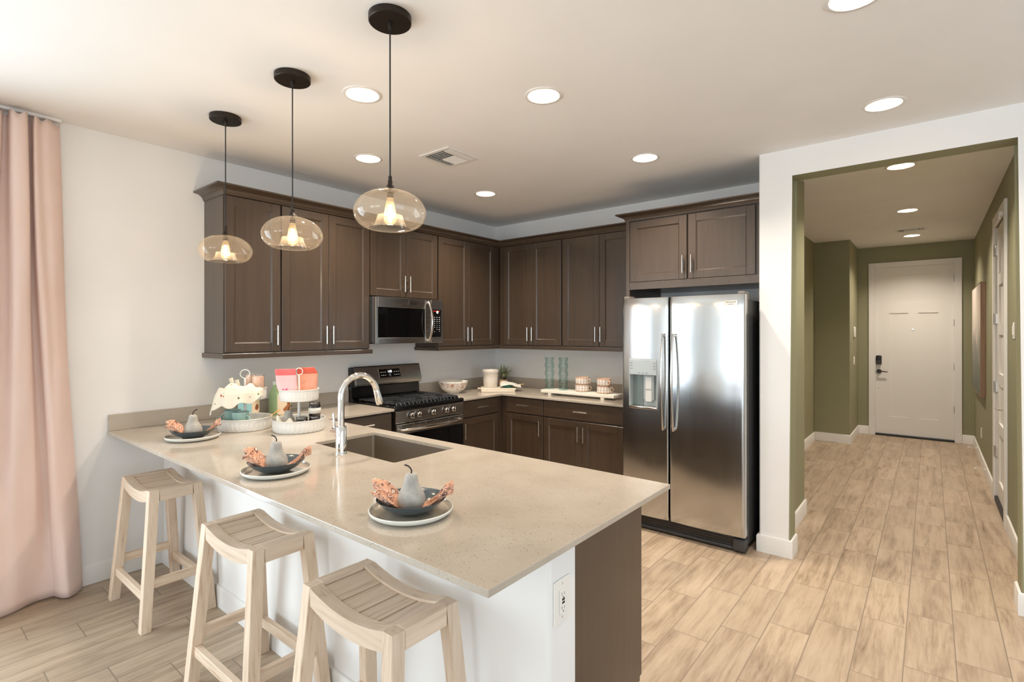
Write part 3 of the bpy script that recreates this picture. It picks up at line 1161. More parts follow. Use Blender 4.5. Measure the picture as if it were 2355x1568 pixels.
def plate_switch(name, label, cx, cy, cz, nx, w=0.07, h=0.115):
    t = thing(name, label, 'light switch', (cx, cy, cz))
    q = B().box((cx, cy - w / 2, cz - h / 2), (cx + nx * 0.006, cy + w / 2, cz + h / 2), 0.002)
    q.build('wall_plate', M['plastic_w'], t)
    q = B().box((cx + nx * 0.006, cy - 0.017, cz - 0.033), (cx + nx * 0.011, cy + 0.017, cz + 0.033), 0.002)
    q.build('rocker', M['plastic_w'], t)
    return t


plate_switch('light_switch', 'white wall switch below the thermostat left of the front door', 3.120, 7.93, 1.118, 1, 0.12)
plate_switch('light_switch', 'white wall switch at the far right beside the side door', 4.437, 4.17, 1.535, -1)
t = thing('wall_outlet', 'white outlet plate low on the right hall wall beyond the side door', 'outlet', (4.437, 7.19, 0.353))
q = B().box((4.437, 7.155, 0.295), (4.431, 7.225, 0.411), 0.002); q.build('wall_plate', M['plastic_w'], t)
q = B().box((4.4309, 7.175, 0.325), (4.428, 7.205, 0.345), 0.001); q.box((4.4309, 7.175, 0.360), (4.428, 7.205, 0.380), 0.001)
q.build('socket', M['plastic_w'], t)
for y, l in ((7.75, 'spring door stop on the right hall baseboard nearer the front door'), (6.45, 'spring door stop on the right hall baseboard nearer the side door')):
    t = thing('door_stop', l, 'door stop', (4.423, y, 0.075), 'door stops along the right hall baseboard')
    pts = [(4.423 - 0.075 * i / 60, y + 0.006 * cos(i * 0.9), 0.075 + 0.006 * sin(i * 0.9)) for i in range(61)]
    q = B().tube(pts, 0.0016, 6); q.build('spring', M['trim'], t, smooth=60)
    q = B().cyl((4.423, y, 0.075), (4.417, y, 0.075), 0.012, seg=14); q.build('base', M['trim'], t, smooth=40)
    q = B().cyl((4.349, y, 0.075), (4.335, y, 0.075), 0.010, seg=14); q.build('tip', M['trim'], t, smooth=40)
# picture
t = thing('framed_canvas', 'tall abstract canvas with a rough brown wooden edge on the right hall wall', 'picture', (4.437, 7.33, 0.82))
q = B().box((4.393, 6.60, 0.82), (4.437, 6.612, 2.068), 0.002); q.box((4.393, 8.048, 0.82), (4.437, 8.06, 2.068), 0.002)
q.box((4.393, 6.612, 0.82), (4.437, 8.048, 0.832), 0.002); q.box((4.393, 6.612, 2.056), (4.437, 8.048, 2.068), 0.002)
q.build('frame', M['canvas_side'], t)
q = B().box((4.3945, 6.612, 0.832), (4.430, 8.048, 2.056)); q.build('canvas', M['art'], t)

# ------------------------------------------------------------------ kitchen cabinets
class Face:
    """maps (h, d, z) on a cabinet front: h along the run, d out of the front"""

    def __init__(s, plane, at):
        s.p, s.a = plane, at

    def pt(s, h, d, z):
        return (s.a + d, h, z) if s.p == 'x' else (h, s.a - d, z)

    def box(s, q, h0, h1, d0, d1, z0, z1, bev=0.0, seg=1):
        q.box(s.pt(h0, d0, z0), s.pt(h1, d1, z1), bev, seg)


def bar_handle(F, root, h0, z0, h1, z1, d=0.0, name='handle'):
    """bar pull on two posts, standing 32 mm off the front"""
    q = B()
    a, b_ = Vector((h0, z0)), Vector((h1, z1))
    dr_ = (b_ - a).normalized()
    q.cyl(F.pt(h0, d + 0.034, z0), F.pt(h1, d + 0.034, z1), 0.006, seg=12)
    for t_ in (0.24, 0.76):
        m_ = a.lerp(b_, t_)
        q.cyl(F.pt(m_.x, d, m_.y), F.pt(m_.x, d + 0.034, m_.y), 0.004, seg=8)
    return q.build(name, M['nickel'], root, smooth=50)


def shaker(F, root, h0, h1, z0, z1, name='door', st=0.060, rl=0.060, th=0.02):
    q = B()
    F.box(q, h0, h0 + st, -th, 0, z0, z1, 0.0018)
    F.box(q, h1 - st, h1, -th, 0, z0, z1, 0.0018)
    F.box(q, h0 + st, h1 - st, -th, 0, z0, z0 + rl, 0.0018)
    F.box(q, h0 + st, h1 - st, -th, 0, z1 - rl, z1, 0.0018)
    F.box(q, h0 + st - 0.004, h1 - st + 0.004, -th + 0.002, -0.010, z0 + rl - 0.004, z1 - rl + 0.004)
    # sloping sticking around the panel
    i0, i1, k0, k1, m = h0 + st, h1 - st, z0 + rl, z1 - rl, 0.007
    lo = [(i0, k0), (i1, k0), (i1, k1), (i0, k1)]
    hi = [(i0 + m, k0 + m), (i1 - m, k0 + m), (i1 - m, k1 - m), (i0 + m, k1 - m)]
    A_ = [q.bm.verts.new(F.pt(u, -0.0025, w)) for u, w in lo]
    B_ = [q.bm.verts.new(F.pt(u, -0.0098, w)) for u, w in hi]
    for i in range(4):
        q.bm.faces.new((A_[i], A_[(i + 1) % 4], B_[(i + 1) % 4], B_[i]))
    return q.build(name, M['dark'], root)


def cabinet(name, label, F, h0, h1, depth, z0, z1, doors, drawers=(), group=None, kick=False):
    mid = (h0 + h1) / 2
    t = thing(name, label, 'cabinet', F.pt(mid, -depth, z0 if not kick else 0.0), group)
    q = B()
    F.box(q, h0, h1, -depth, -0.0205, z0, z1, 0.001)
    q.build('body', M['dark'], t)
    if kick:
        q = B()
        F.box(q, h0, h1, -depth, -0.085, 0.0, z0)
        q.build('toe_kick', M['kick'], t)
    for dd in doors:
        a0, a1, c0, c1, hh, hz0, hz1 = dd
        d_ = shaker(F, t, a0, a1, c0, c1)
        if hh is not None:
            bar_handle(F, d_, hh, hz0, hh, hz1)
    for dd in drawers:
        a0, a1, c0, c1, g0, g1, gz = dd
        q = B()
        F.box(q, a0, a1, -0.02, 0, c0, c1, 0.002)
        d_ = q.build('drawer', M['dark_h'], t)
        if g0 is not None:
            bar_handle(F, d_, g0, gz, g1, gz)
    return t


UF = Face('x', 0.330)       # range-wall uppers
VF = Face('y', 3.363)       # fridge-wall uppers
UZ0, UZ1, DZ0, DZ1 = 1.383, 2.452, 1.391, 2.442
HZ = (1.436, 1.575)
GU = 'espresso wall cabinets'
cabinet('wall_cabinet', 'dark one-door wall cabinet at the left end of the range-wall row', UF, 0.552, 0.9405, 0.329, UZ0, UZ1,
        [(0.558, 0.934, DZ0, DZ1, 0.900, *HZ)], group=GU)
cabinet('wall_cabinet', 'dark two-door wall cabinet left of the microwave', UF, 0.9405, 1.702, 0.329, UZ0, UZ1,
        [(0.947, 1.3205, DZ0, DZ1, 1.286, *HZ), (1.3235, 1.697, DZ0, DZ1, 1.342, *HZ)], group=GU)
cabinet('wall_cabinet', 'short dark two-door cabinet directly above the microwave', UF, 1.7025, 2.4695, 0.329, 1.832, UZ1,
        [(1.709, 2.0875, 1.836, DZ1, 2.050, 1.882, 2.023), (2.0905, 2.462, 1.836, DZ1, 2.109, 1.882, 2.023)], group=GU)
cabinet('wall_cabinet', 'dark two-door wall cabinet between the microwave and the room corner', UF, 2.470, 3.691, 0.329, UZ0, UZ1,
        [(2.478, 2.8905, DZ0, DZ1, 2.845, *HZ), (2.8935, 3.290, DZ0, DZ1, 2.905, *HZ)], group=GU)
cabinet('wall_cabinet', 'dark two-door wall cabinet on the back wall next to the room corner', VF, 0.3305, 1.1445, 0.328, UZ0, UZ1,
        [(0.400, 0.7675, DZ0, DZ1, 0.738, *HZ), (0.7705, 1.1345, DZ0, DZ1, 0.794, *HZ)], group=GU)
cabinet('wall_cabinet', 'dark two-door wall cabinet on the back wall half hidden by the refrigerator', VF, 1.145, 1.993, 0.328, UZ0, UZ1,
        [(1.1545, 1.561, DZ0, DZ1, 1.535, *HZ), (1.564, 1.970, DZ0, DZ1, 1.590, *HZ)], group=GU)
RF = Face('y', 3.050)
t = cabinet('refrigerator_cabinet', 'deep dark two-door cabinet above the refrigerator', RF, 2.026, 3.0415, 0.641, 1.885, UZ1,
            [(2.029, 2.5055, 1.940, 2.438, 2.481, 1.983, 2.120), (2.5185, 3.001, 1.940, 2.438, 2.548, 1.983, 2.120)], group=GU)
q = B()
RF.box(q, 1.994, 2.0255, -0.641, 0, 0.0, UZ1, 0.001)
q.build('side_panel', M['dark'], t)
q = B()
RF.box(q, 2.0265, 3.0410, -0.020, 0.0, 1.876, 1.937, 0.001)
q.build('valance', M['dark_h'], t)

# crown mouldings and light rails
CROWN = [(-0.015, 2.446), (0.004, 2.446), (0.007, 2.452), (0.012, 2.466), (0.024, 2.480), (0.042, 2.490), (0.064, 2.493), (0.070, 2.495), (0.070, 2.505), (-0.015, 2.505)]
q = B().sweep([(0.0, 0.552), (0.330, 0.552), (0.330, 3.363), (1.940, 3.363)], [(0, -1), (1, 0), (0, -1)], CROWN)
o = q.build('crown_moulding', M['dark_h'], smooth=50, origin=(0.33, 1.9, 2.446))
tag(o, 'long dark crown moulding over the wall cabinets turning through the room corner', 'moulding')
q = B().sweep([(1.994, 3.40), (1.994, 3.050), (3.0425, 3.050)], [(-1, 0), (0, -1)], [(d * 0.95, z) for d, z in CROWN])
o = q.build('crown_moulding', M['dark_h'], smooth=50, origin=(2.5, 3.05, 2.446))
tag(o, 'short dark crown moulding over the refrigerator cabinet', 'moulding')
RAIL = [(-0.02, 1.349), (0.011, 1.349), (0.015, 1.353), (0.015, 1.379), (0.012, 1.3825), (-0.02, 1.3825)]
q = B().sweep([(0.0, 0.552), (0.330, 0.552), (0.330, 1.7015), (0.02, 1.7015)], [(0, -1), (1, 0), (0, 1)], RAIL)
o = q.build('light_rail', M['dark_h'], origin=(0.33, 1.1, 1.349))
tag(o, 'dark light rail under the wall cabinets left of the microwave', 'moulding')
q = B().sweep([(0.0, 2.474), (0.330, 2.474), (0.330, 3.363), (1.993, 3.363)], [(0, -1), (1, 0), (0, -1)], RAIL)
o = q.build('light_rail', M['dark_h'], origin=(0.33, 2.9, 1.349))
tag(o, 'dark light rail under the wall cabinets right of the microwave, turning the corner', 'moulding')

# base cabinets
BF = Face('x', 0.630)
CF = Face('y', 3.065)
GB = 'espresso base cabinets'
cabinet('base_cabinet', 'dark drawer base left of the range, mostly hidden behind the sink counter', BF, 1.110, 1.699, 0.629, 0.10, 0.893,
        [(1.165, 1.690, 0.115, 0.722, None, 0, 0)], [(1.165, 1.690, 0.736, 0.880, 1.36, 1.50, 0.815)], GB, True)
cabinet('base_cabinet', 'dark base cabinet with one drawer and one door right of the range', BF, 2.477, 3.086, 0.629, 0.10, 0.893,
        [(2.484, 3.002, 0.115, 0.724, 2.499, 0.544, 0.684)], [(2.484, 3.002, 0.736, 0.882, 2.659, 2.813, 0.816)], GB, True)
cabinet('base_cabinet', 'dark base cabinet with one drawer and one door on the back wall beside the corner', CF, 0.6315, 1.1310, 0.627, 0.10, 0.893,
        [(0.679, 1.1265, 0.115, 0.724, 1.101, 0.545, 0.685)], [(0.679, 1.1265, 0.736, 0.882, 0.837, 0.978, 0.815)], GB, True)
cabinet('base_cabinet', 'wide dark base cabinet with one drawer over two doors beside the refrigerator', CF, 1.1315, 1.9935, 0.627, 0.10, 0.893,
        [(1.1350, 1.5475, 0.115, 0.722, 1.525, 0.545, 0.684), (1.5505, 1.972, 0.115, 0.722, 1.583, 0.544, 0.683)],
        [(1.1350, 1.972, 0.736, 0.886, 1.484, 1.625, 0.812)], GB, True)
# corner filler is part of the blind corner cabinet
t = thing('corner_cabinet', 'blind dark corner cabinet behind the inside corner of the worktop', 'cabinet', (0.31, 3.38, 0), GB)
q = B().box((0.002, 3.0865, 0.10), (0.629, 3.6915, 0.893), 0.001)
q.build('body', M['dark'], t)
q = B().box((0.002, 3.0865, 0.0), (0.56, 3.6915, 0.10))
q.build('toe_kick', M['kick'], t)
# peninsula cabinet behind the knee wall: its doors look into the kitchen
t = thing('peninsula_cabinet', 'dark peninsula cabinet with a plain end panel under the sink counter', 'cabinet', (1.6, 0.76, 0))
q = B()
q.box((0.64, 0.4405, 0.10), (1.29, 1.055, 0.893)); q.box((2.045, 0.4405, 0.10), (3.030, 1.055, 0.893))
q.box((1.29, 0.4405, 0.10), (2.045, 1.055, 0.64))
q.box((1.29, 1.036, 0.64), (2.045, 1.055, 0.893))
q.build('body', M['dark'], t)
q = B().prism([(0.4405, 0.0), (0.985, 0.0), (0.985, 0.10), (1.056, 0.10), (1.056, 0.893), (0.4405, 0.893)], 'x', 3.0305, 3.050)
q.build('end_panel', M['dark'], t)
q = B().box((0.64, 0.4405, 0), (3.030, 0.985, 0.0995)); q.build('toe_kick', M['kick'], t)
PF = Face('y', 0)


class FaceBack(Face):
    def pt(s, h, d, z):
        return (h, s.a + d, z)


PB = FaceBack('b', 1.078)
for a0, a1, hh in ((0.66, 0.97, None), (0.975, 1.285, None), (1.295, 1.665, 1.63), (1.67, 2.040, 1.705), (2.05, 2.54, 2.09), (2.545, 3.048, 2.59)):
    d_ = shaker(PB, t, a0, a1, 0.115, 0.880)
    if hh:
        bar_handle(PB, d_, hh, 0.60, hh, 0.74)

# ------------------------------------------------------------------ worktops
ZT, ZB_ = 0.914, 0.894


def slab(q, x0, x1, y0, y1):
    q.box((x0, y0, ZB_), (x1, y1, ZT))


t = thing('worktop', 'speckled beige quartz peninsula worktop with the sink, running to the left of the range', 'worktop', (1.6, 0.55, ZB_))
SX0, SX1, SY0, SY1 = 1.317, 2.018, 0.622, 1.020
q = B()
poly_o = [(0.001, 0.0), (3.160, 0.0), (3.160, 1.103), (0.650, 1.103), (0.650, 1.704), (0.001, 1.704)]
hole = []
rr = 0.012
for (cx, cy, a0) in ((SX0 + rr, SY0 + rr, pi), (SX1 - rr, SY0 + rr, 1.5 * pi), (SX1 - rr, SY1 - rr, 0), (SX0 + rr, SY1 - rr, 0.5 * pi)):
    for k in range(5):
        a = a0 + k * pi / 8
        hole.append((cx + rr * cos(a), cy + rr * sin(a)))
bm = q.bm
ed = []
for lp in (poly_o, hole):
    vs = [bm.verts.new((x, y, ZT)) for x, y in lp]
    ed += [bm.edges.new((vs[i], vs[(i + 1) % len(vs)])) for i in range(len(vs))]
bmesh.ops.triangle_fill(bm, use_beauty=True, edges=ed)
ext = bmesh.ops.extrude_face_region(bm, geom=bm.faces[:])
for v in [g for g in ext['geom'] if isinstance(g, bmesh.types.BMVert)]:
    v.co.z = ZB_
bmesh.ops.dissolve_limit(bm, angle_limit=0.02, verts=bm.verts, edges=bm.edges)
bm.normal_update()
es = [e for e in bm.edges if len(e.link_faces) == 2 and e.calc_face_angle(0) > 1.0]
bmesh.ops.bevel(bm, geom=es, offset=0.0022, segments=2, affect='EDGES', profile=0.5)
q.build('slab', M['quartz'], t)
q = B().box((0.0005, 0.003, ZT), (0.020, 1.703, 1.0156), 0.002)
q.build('backsplash', M['quartz'], t)
t = thing('worktop', 'L-shaped beige quartz worktop from the right of the range to the refrigerator', 'worktop', (0.6, 3.3, ZB_))
q = B().prism([(0.001, 2.472), (0.650, 2.472), (0.650, 3.045), (1.9935, 3.045), (1.9935, 3.6925), (0.001, 3.6925)], 'z', ZB_, ZT)
q.bm.normal_update()
es = [e for e in q.bm.edges if e.calc_face_angle(0) > 1.0]
bmesh.ops.bevel(q.bm, geom=es, offset=0.0022, segments=2, affect='EDGES', profile=0.5)
q.build('slab', M['quartz'], t)
q = B().sweep([(0.0005, 2.473), (0.0005, 3.6925), (1.9930, 3.6925)], [(1, 0), (0, -1)], [(0, ZT), (0.02, ZT), (0.02, 1.014), (0.018, 1.0156), (0, 1.0156)])
q.build('backsplash', M['quartz'], t)

# sink
t = thing('kitchen_sink', 'rectangular undermount steel sink in the peninsula worktop', 'sink', (1.667, 0.821, 0.68))
q = B()
prof = [(0.010, 0.8935), (0.0, 0.8935), (0.0, 0.74), (-0.006, 0.715), (-0.028, 0.700), (-0.10, 0.694), (-0.195, 0.690)]
ring = []
for d, z in prof:
    x0, x1, y0, y1 = SX0 - d, SX1 + d, SY0 - d, SY1 + d
    r_ = max(0.012, 0.018 - 0.0)
    pts = []
    for (cx, cy, a0) in ((x0 + r_, y0 + r_, pi), (x1 - r_, y0 + r_, 1.5 * pi), (x1 - r_, y1 - r_, 0), (x0 + r_, y1 - r_, 0.5 * pi)):
        for k in range(5):
            a = a0 + k * pi / 8
            pts.append(q.bm.verts.new((cx + r_ * cos(a), cy + r_ * sin(a), z)))
    ring.append(pts)
for a, c in zip(ring, ring[1:]):
    for k in range(len(a)):
        q.bm.faces.new((a[k], a[(k + 1) % len(a)], c[(k + 1) % len(a)], c[k]))
q.bm.faces.new(ring[-1])
o = q.build('basin', M['steel_in'], t, smooth=40)
md = o.modifiers.new('solid', 'SOLIDIFY'); md.thickness = 0.003; md.offset = 1
q = B().lathe([(0.045, 0.6915), (0.043, 0.695), (0.036, 0.6935), (0.0, 0.6925)], (1.667, 0.86, 0), 28)
q.build('drain', M['chrome'], t, smooth=40)

# faucet
fx, fy = 1.668, 0.566
t = thing('kitchen_faucet', 'tall chrome gooseneck faucet with side lever at the sink', 'faucet', (fx, fy, ZT))
q = B().lathe([(0.0, 0.914), (0.030, 0.914), (0.030, 0.918), (0.0275, 0.921), (0.0265, 0.930), (0.0265, 1.048), (0.0245, 1.052), (0.0195, 1.054), (0.0, 1.054)], (fx, fy, 0), 32)
q.build('body', M['chrome'], t, smooth=40)
pts = [(fx, fy, 1.05), (fx, fy, 1.12), (fx, fy, 1.175)]
R = 0.108
cy_, cz_ = fy + R, 1.195
for k in range(0, 25):
    a = pi - k * (pi * 0.93) / 24
    pts.append((fx, cy_ + R * cos(a), cz_ + R * sin(a)))
q = B().tube(pts, 0.0165, 20)
q.build('spout', M['chrome'], t, smooth=60)
e0 = Vector(pts[-1]); dirv = (Vector(pts[-1]) - Vector(pts[-2])).normalized()
q = B().tube([e0, e0 + dirv * 0.004, e0 + dirv * 0.006, e0 + dirv * 0.07, e0 + dirv * 0.082], [0.0165, 0.0172, 0.0178, 0.0195, 0.0175], 22)
q.build('spray_head', M['chrome'], t, smooth=40)
q = B().tube([(fx - 0.02, fy, 1.018), (fx - 0.055, fy, 1.019), (fx - 0.072, fy, 1.020)], [0.0185, 0.0195, 0.0185], 20)
q.build('valve_hub', M['chrome'], t, smooth=40)
q = B().tube([(fx - 0.058, fy, 1.032), (fx - 0.060, fy - 0.002, 1.065), (fx - 0.063, fy - 0.004, 1.112)], [0.0062, 0.0056, 0.005], 12)
q.build('lever', M['chrome'], t, smooth=50)

# ------------------------------------------------------------------ microwave
t = thing('microwave', 'stainless over-the-range microwave with a curved handle', 'microwave', (0.20, 2.086, 1.428))
q = B().box((0.002, 1.706, 1.436), (0.362, 2.467, 1.825), 0.003)
q.build('body', M['fridge_side'], t)
MF = Face('x', 0.400)
q = B()
w0, w1, v0, v1 = 1.731, 2.247, 1.480, 1.738
MF.box(q, 1.7075, w0, -0.036, 0, 1.430, 1.824, 0.002); MF.box(q, w1, 2.314, -0.036, 0, 1.430, 1.824, 0.002)
MF.box(q, w0, w1, -0.036, 0, 1.430, v0, 0.001); MF.box(q, w0, w1, -0.036, 0, v1, 1.824, 0.001)
d_ = q.build('door', M['steel'], t)
q = B(); MF.box(q, w0, w1, -0.030, -0.004, v0, v1)
q.build('window', M['panelglass'], d_)
pts = []
for k in range(21):
    u = k / 20
    pts.append(MF.pt(2.283, 0.012 + 0.052 * sin(pi * u) ** 0.8, 1.452 + u * 0.345))
q = B().tube(pts, 0.0125, 14, flat=(0.55, 1.0))
for z in (1.452, 1.797):
    q.box(MF.pt(2.272, -0.002, z - 0.012), MF.pt(2.294, 0.016, z + 0.012), 0.002)
q.build('handle', M['steel_bar'], d_, smooth=50)
q = B()
MF.box(q, 2.317, 2.466, -0.036, 0, 1.430, 1.824, 0.002)
p_ = q.build('control_panel', M['steel'], t)
q = B(); MF.box(q, 2.327, 2.443, -0.001, 0.0015, 1.482, 1.737, 0.0005)
k_ = q.build('keypad', M['panelglass'], p_)
rnd = random.Random(4)
q = B()
for r_ in range(8):
    for c_ in range(3):
        if (r_ == 6 and c_ == 0) or (r_ == 7 and c_ == 1):
            continue
        w_ = 0.012 if r_ < 3 else (0.015 if (r_ == 6 and c_ == 2) else 0.006)
        h_ = 2.355 + c_ * 0.030
        z_ = 1.664 - r_ * 0.0188
        MF.box(q, h_ - w_ / 2 + 0.005, h_ + w_ / 2 + 0.005, 0.001, 0.0019, z_ - 0.003, z_ + 0.003)
q.build('key_legends', M['legend'], p_)
q = B(); MF.box(q, 2.344, 2.425, 0.001, 0.002, 1.718, 1.725)
q.build('red_sticker', M['red'], p_)
q = B().mark(); q.cyl(MF.pt(2.395, 0.001, 1.712), MF.pt(2.395, 0.0022, 1.712), 0.014, seg=18)
q.build('round_sticker', M['stickerwhite'], p_)
q = B(); MF.box(q, 2.056, 2.153, 0.0, 0.0012, 1.770, 1.800)
bd = q.build('brand_badge', M['steel_bar'], d_)
q = B(); MF.box(q, 2.064, 2.151, 0.001, 0.0018, 1.772, 1.780)
q.build('badge_bar', M['blackmat'], d_)
text_part('badge_lettering', 'FRIGIDAIRE', 0.0155, M['blackmat'], d_, frame_x(0.4014, 2.1055, 1.790), sx=0.93)
q = B().box((0.05, 1.72, 1.4285), (0.385, 2.455, 1.436))
q.build('underside_grille', M['blackmat'], t)

# ------------------------------------------------------------------ range
t = thing('gas_range', 'stainless gas range with black cooktop and cast iron grates', 'stove', (0.34, 2.088, 0))
RY0, RY1 = 1.7065, 2.4695
q = B().box((0.03, RY0, 0.03), (0.615, RY1, 0.893), 0.002)
q.box((0.06, RY0 + .03, 0.0), (0.58, RY1 - .03, 0.03))
q.build('body', M['blackmat'], t)
q = B()
q.prism([(0.09, 0.893), (0.655, 0.893), (0.668, 0.899), (0.672, 0.911), (0.668, 0.924), (0.655, 0.930), (0.64, 0.928), (0.62, 0.920), (0.11, 0.920), (0.10, 0.932), (0.09, 0.932)], 'y', RY0, RY1)
q.box((0.09, RY0, 0.912), (0.64, RY0 + 0.016, 0.930), 0.004); q.box((0.09, RY1 - 0.016, 0.912), (0.64, RY1, 0.930), 0.004)
q.build('cooktop', M['black'], t, smooth=40)
# burners and grates
for bx_, by_, r_ in ((0.25, 1.88, 0.042), (0.49, 1.88, 0.05), (0.25, 2.29, 0.042), (0.49, 2.29, 0.05), (0.37, 2.085, 0.055)):
    q = B().lathe([(0.0, 0.920), (r_ + 0.014, 0.920), (r_ + 0.012, 0.928), (r_, 0.930), (r_, 0.938), (r_ - 0.006, 0.9405), (0.0, 0.9405)], (bx_, by_, 0), 24)
    q.build('burner', M['blackmat'], t, smooth=40)
for i in range(3):
    a0 = RY0 + 0.022 + i * 0.2403
    a1 = a0 + 0.2375
    q = B()
    zt = 0.952
    def bar(p, r, w=0.0055, zz=zt):
        q.box((min(p[0], r[0]) - w, min(p[1], r[1]) - w, zz - 0.013), (max(p[0], r[0]) + w, max(p[1], r[1]) + w, zz), 0.002)
    bar((0.130, a0 + .006), (0.130, a1 - .006)); bar((0.615, a0 + .006), (0.615, a1 - .006))
    bar((0.130, a0 + .006), (0.615, a0 + .006)); bar((0.130, a1 - .006), (0.615, a1 - .006))
    for n_ in range(5):
        yy = a0 + 0.006 + (n_ + 1) * (a1 - a0 - 0.012) / 6
        if n_ == 2:
            bar((0.130, yy), (0.205, yy)); bar((0.30, yy), (0.44, yy)); bar((0.545, yy), (0.615, yy))
        else:
            bar((0.130, yy), (0.615, yy), 0.0045)
    bar((0.25, a0 + .006), (0.25, a0 + .07)); bar((0.25, a1 - .07), (0.25, a1 - .006))
    bar((0.49, a0 + .006), (0.49, a0 + .07)); bar((0.49, a1 - .07), (0.49, a1 - .006))
    for px in (0.130, 0.615):
        for n_ in range(4):
            yy = a0 + 0.012 + n_ * (a1 - a0 - 0.024) / 3
            q.prism([(px - 0.006, 0.9205), (px + 0.006, 0.9205), (px + 0.0055, 0.952), (px - 0.0055, 0.952)], 'y', yy - 0.006, yy + 0.006)
    # rounded front fingers
    for n_ in range(6):
        yy = a0 + 0.012 + n_ * (a1 - a0 - 0.024) / 5
        q.tube([(0.600, yy, 0.946), (0.622, yy, 0.944), (0.632, yy, 0.934), (0.634, yy, 0.9215)], 0.0045, 6)
    q.build('grate', M['iron'], t)
# backguard
q = B()
q.prism([(0.004, 0.893), (0.085, 0.893), (0.085, 0.94), (0.060, 0.955), (0.055, 1.03), (0.055, 1.06), (0.004, 1.06)], 'y', RY0, RY1)
q.box((0.004, RY0 + 0.0, 1.05), (0.045, RY0 + 0.022, 1.215), 0.003)
q.build('riser_panel', M['black'], t, smooth=30)
q = B()
q.prism([(0.010, 1.055), (0.060, 1.040), (0.092, 1.052), (0.096, 1.085), (0.060, 1.214), (0.052, 1.222), (0.010, 1.222)], 'y', RY0 + 0.022, RY1)
bgd = q.build('control_console', M['steel'], t, smooth=25)
# console face runs from (0.096,1.085) to (0.060,1.214)
nx_, nz_ = 0.129, 0.036
ln = sqrt(nx_ ** 2 + nz_ ** 2)
MC = Matrix(((0, -nz_ / ln, nx_ / ln, 0.0780), (1, 0, 0, 2.100), (0, nx_ / ln, nz_ / ln, 1.1495), (0, 0, 0, 1)))
q = B().mark(); q.box((-0.124, -0.044, 0.0), (0.124, 0.044, 0.0012)); q.xf(MC)
dp = q.build('display_bezel', M['steel_bar'], bgd)
q = B().mark(); q.box((-0.117, -0.039, 0.001), (0.117, 0.039, 0.0018)); q.xf(MC)
q.build('display', M['panelglass'], bgd)
text_part('clock_digits', '1:05', 0.030, M['display'], bgd, MC @ Matrix.Translation((0.0, 0.014, 0.0019)))
q = B().mark()
for sx_ in (-1, 1):
    for c_ in range(3):
        for r_ in range(2):
            u_, v_ = sx_ * (0.052 + c_ * 0.023), 0.010 - r_ * 0.028
            w_ = 0.006 if (c_ + r_) % 2 else 0.008
            q.box((u_ - w_, v_ - 0.003, 0.0019), (u_ + w_, v_ + 0.003, 0.0023))
for r_ in range(3):
    q.box((-0.014, -0.010 - r_ * 0.009, 0.0019), (0.010 - 0.004 * (r_ % 2), -0.007 - r_ * 0.009, 0.0023))
q.xf(MC)
q.build('console_legends', M['legend'], bgd)
# knob panel
q = B().prism([(0.60, 0.790), (0.656, 0.790), (0.660, 0.796), (0.664, 0.880), (0.658, 0.892), (0.60, 0.892)], 'y', RY0, RY1)
kp = q.build('knob_panel', M['steel'], t, smooth=25)
for y in (1.862, 1.938, 2.094, 2.252, 2.334):
    c = Vector((0.662, y, 0.845))
    q = B()
    q.cyl(c, c + Vector((0.008, 0, 0)), 0.029, seg=28)
    q.build('knob_ring', M['blackmat'], t, smooth=40)
    q = B()
    q.tube([c + Vector((0.006, 0, 0)), c + Vector((0.026, 0, 0)), c + Vector((0.030, 0, 0))], [0.025, 0.023, 0.019], 28)
    q.box(c + Vector((0.026, -0.006, -0.021)), c + Vector((0.042, 0.006, 0.021)), 0.003)
    q.build('knob', M['steel_bar'], t, smooth=40)
OF = Face('x', 0.668)
q = B()
OF.box(q, RY0 + 0.003, RY1 - 0.003, -0.045, 0, 0.700, 0.783, 0.003); OF.box(q, RY0 + 0.003, RY1 - 0.003, -0.045, 0, 0.195, 0.27, 0.003)
OF.box(q, RY0 + 0.003, RY0 + 0.075, -0.045, 0, 0.27, 0.70, 0.002); OF.box(q, RY1 - 0.075, RY1 - 0.003, -0.045, 0, 0.27, 0.70, 0.002)
od = q.build('oven_door', M['steel'], t)
q = B(); OF.box(q, RY0 + 0.004, RY1 - 0.004, -0.040, 0.002, 0.21, 0.699, 0.002)
q.build('oven_window', M['panelglass'], od)
q = B()
for k in range(5):
    u0 = RY0 + 0.06 + k * 0.131
    OF.box(q, u0, u0 + 0.110, -0.002, 0.0008, 0.764, 0.772)
q.build('vent_slot', M['blackmat'], od)
pts = []
for k in range(25):
    u = k / 24
    pts.append(OF.pt(RY0 + 0.03 + u * 0.703, 0.018 + 0.042 * sin(pi * u) ** 0.45, 0.743))
rs = [0.008 + 0.0065 * sin(pi * k / 24) ** 0.4 for k in range(25)]
q = B().tube(pts, rs, 14)
for yy in (RY0 + 0.036, RY1 - 0.036):
    q.cyl(OF.pt(yy, -0.002, 0.743), OF.pt(yy, 0.022, 0.743), 0.009, seg=10)
q.build('oven_handle', M['steel_bar'], od, smooth=50)
q = B(); OF.box(q, RY0 + 0.003, RY1 - 0.003, -0.045, -0.002, 0.045, 0.188, 0.003)
q.build('storage_drawer', M['steel'], t)

# ------------------------------------------------------------------ refrigerator
t = thing('refrigerator', 'side by side stainless refrigerator with water dispenser', 'refrigerator', (2.54, 3.23, 0))
q = B().box((2.090, 2.905, 0.05), (2.992, 3.640, 1.752), 0.004)
q.build('body', M['fridge_side'], t)
q = B().box((2.088, 2.882, 0.125), (2.990, 2.904, 1.745)); q.build('gasket', M['gasket'], t)


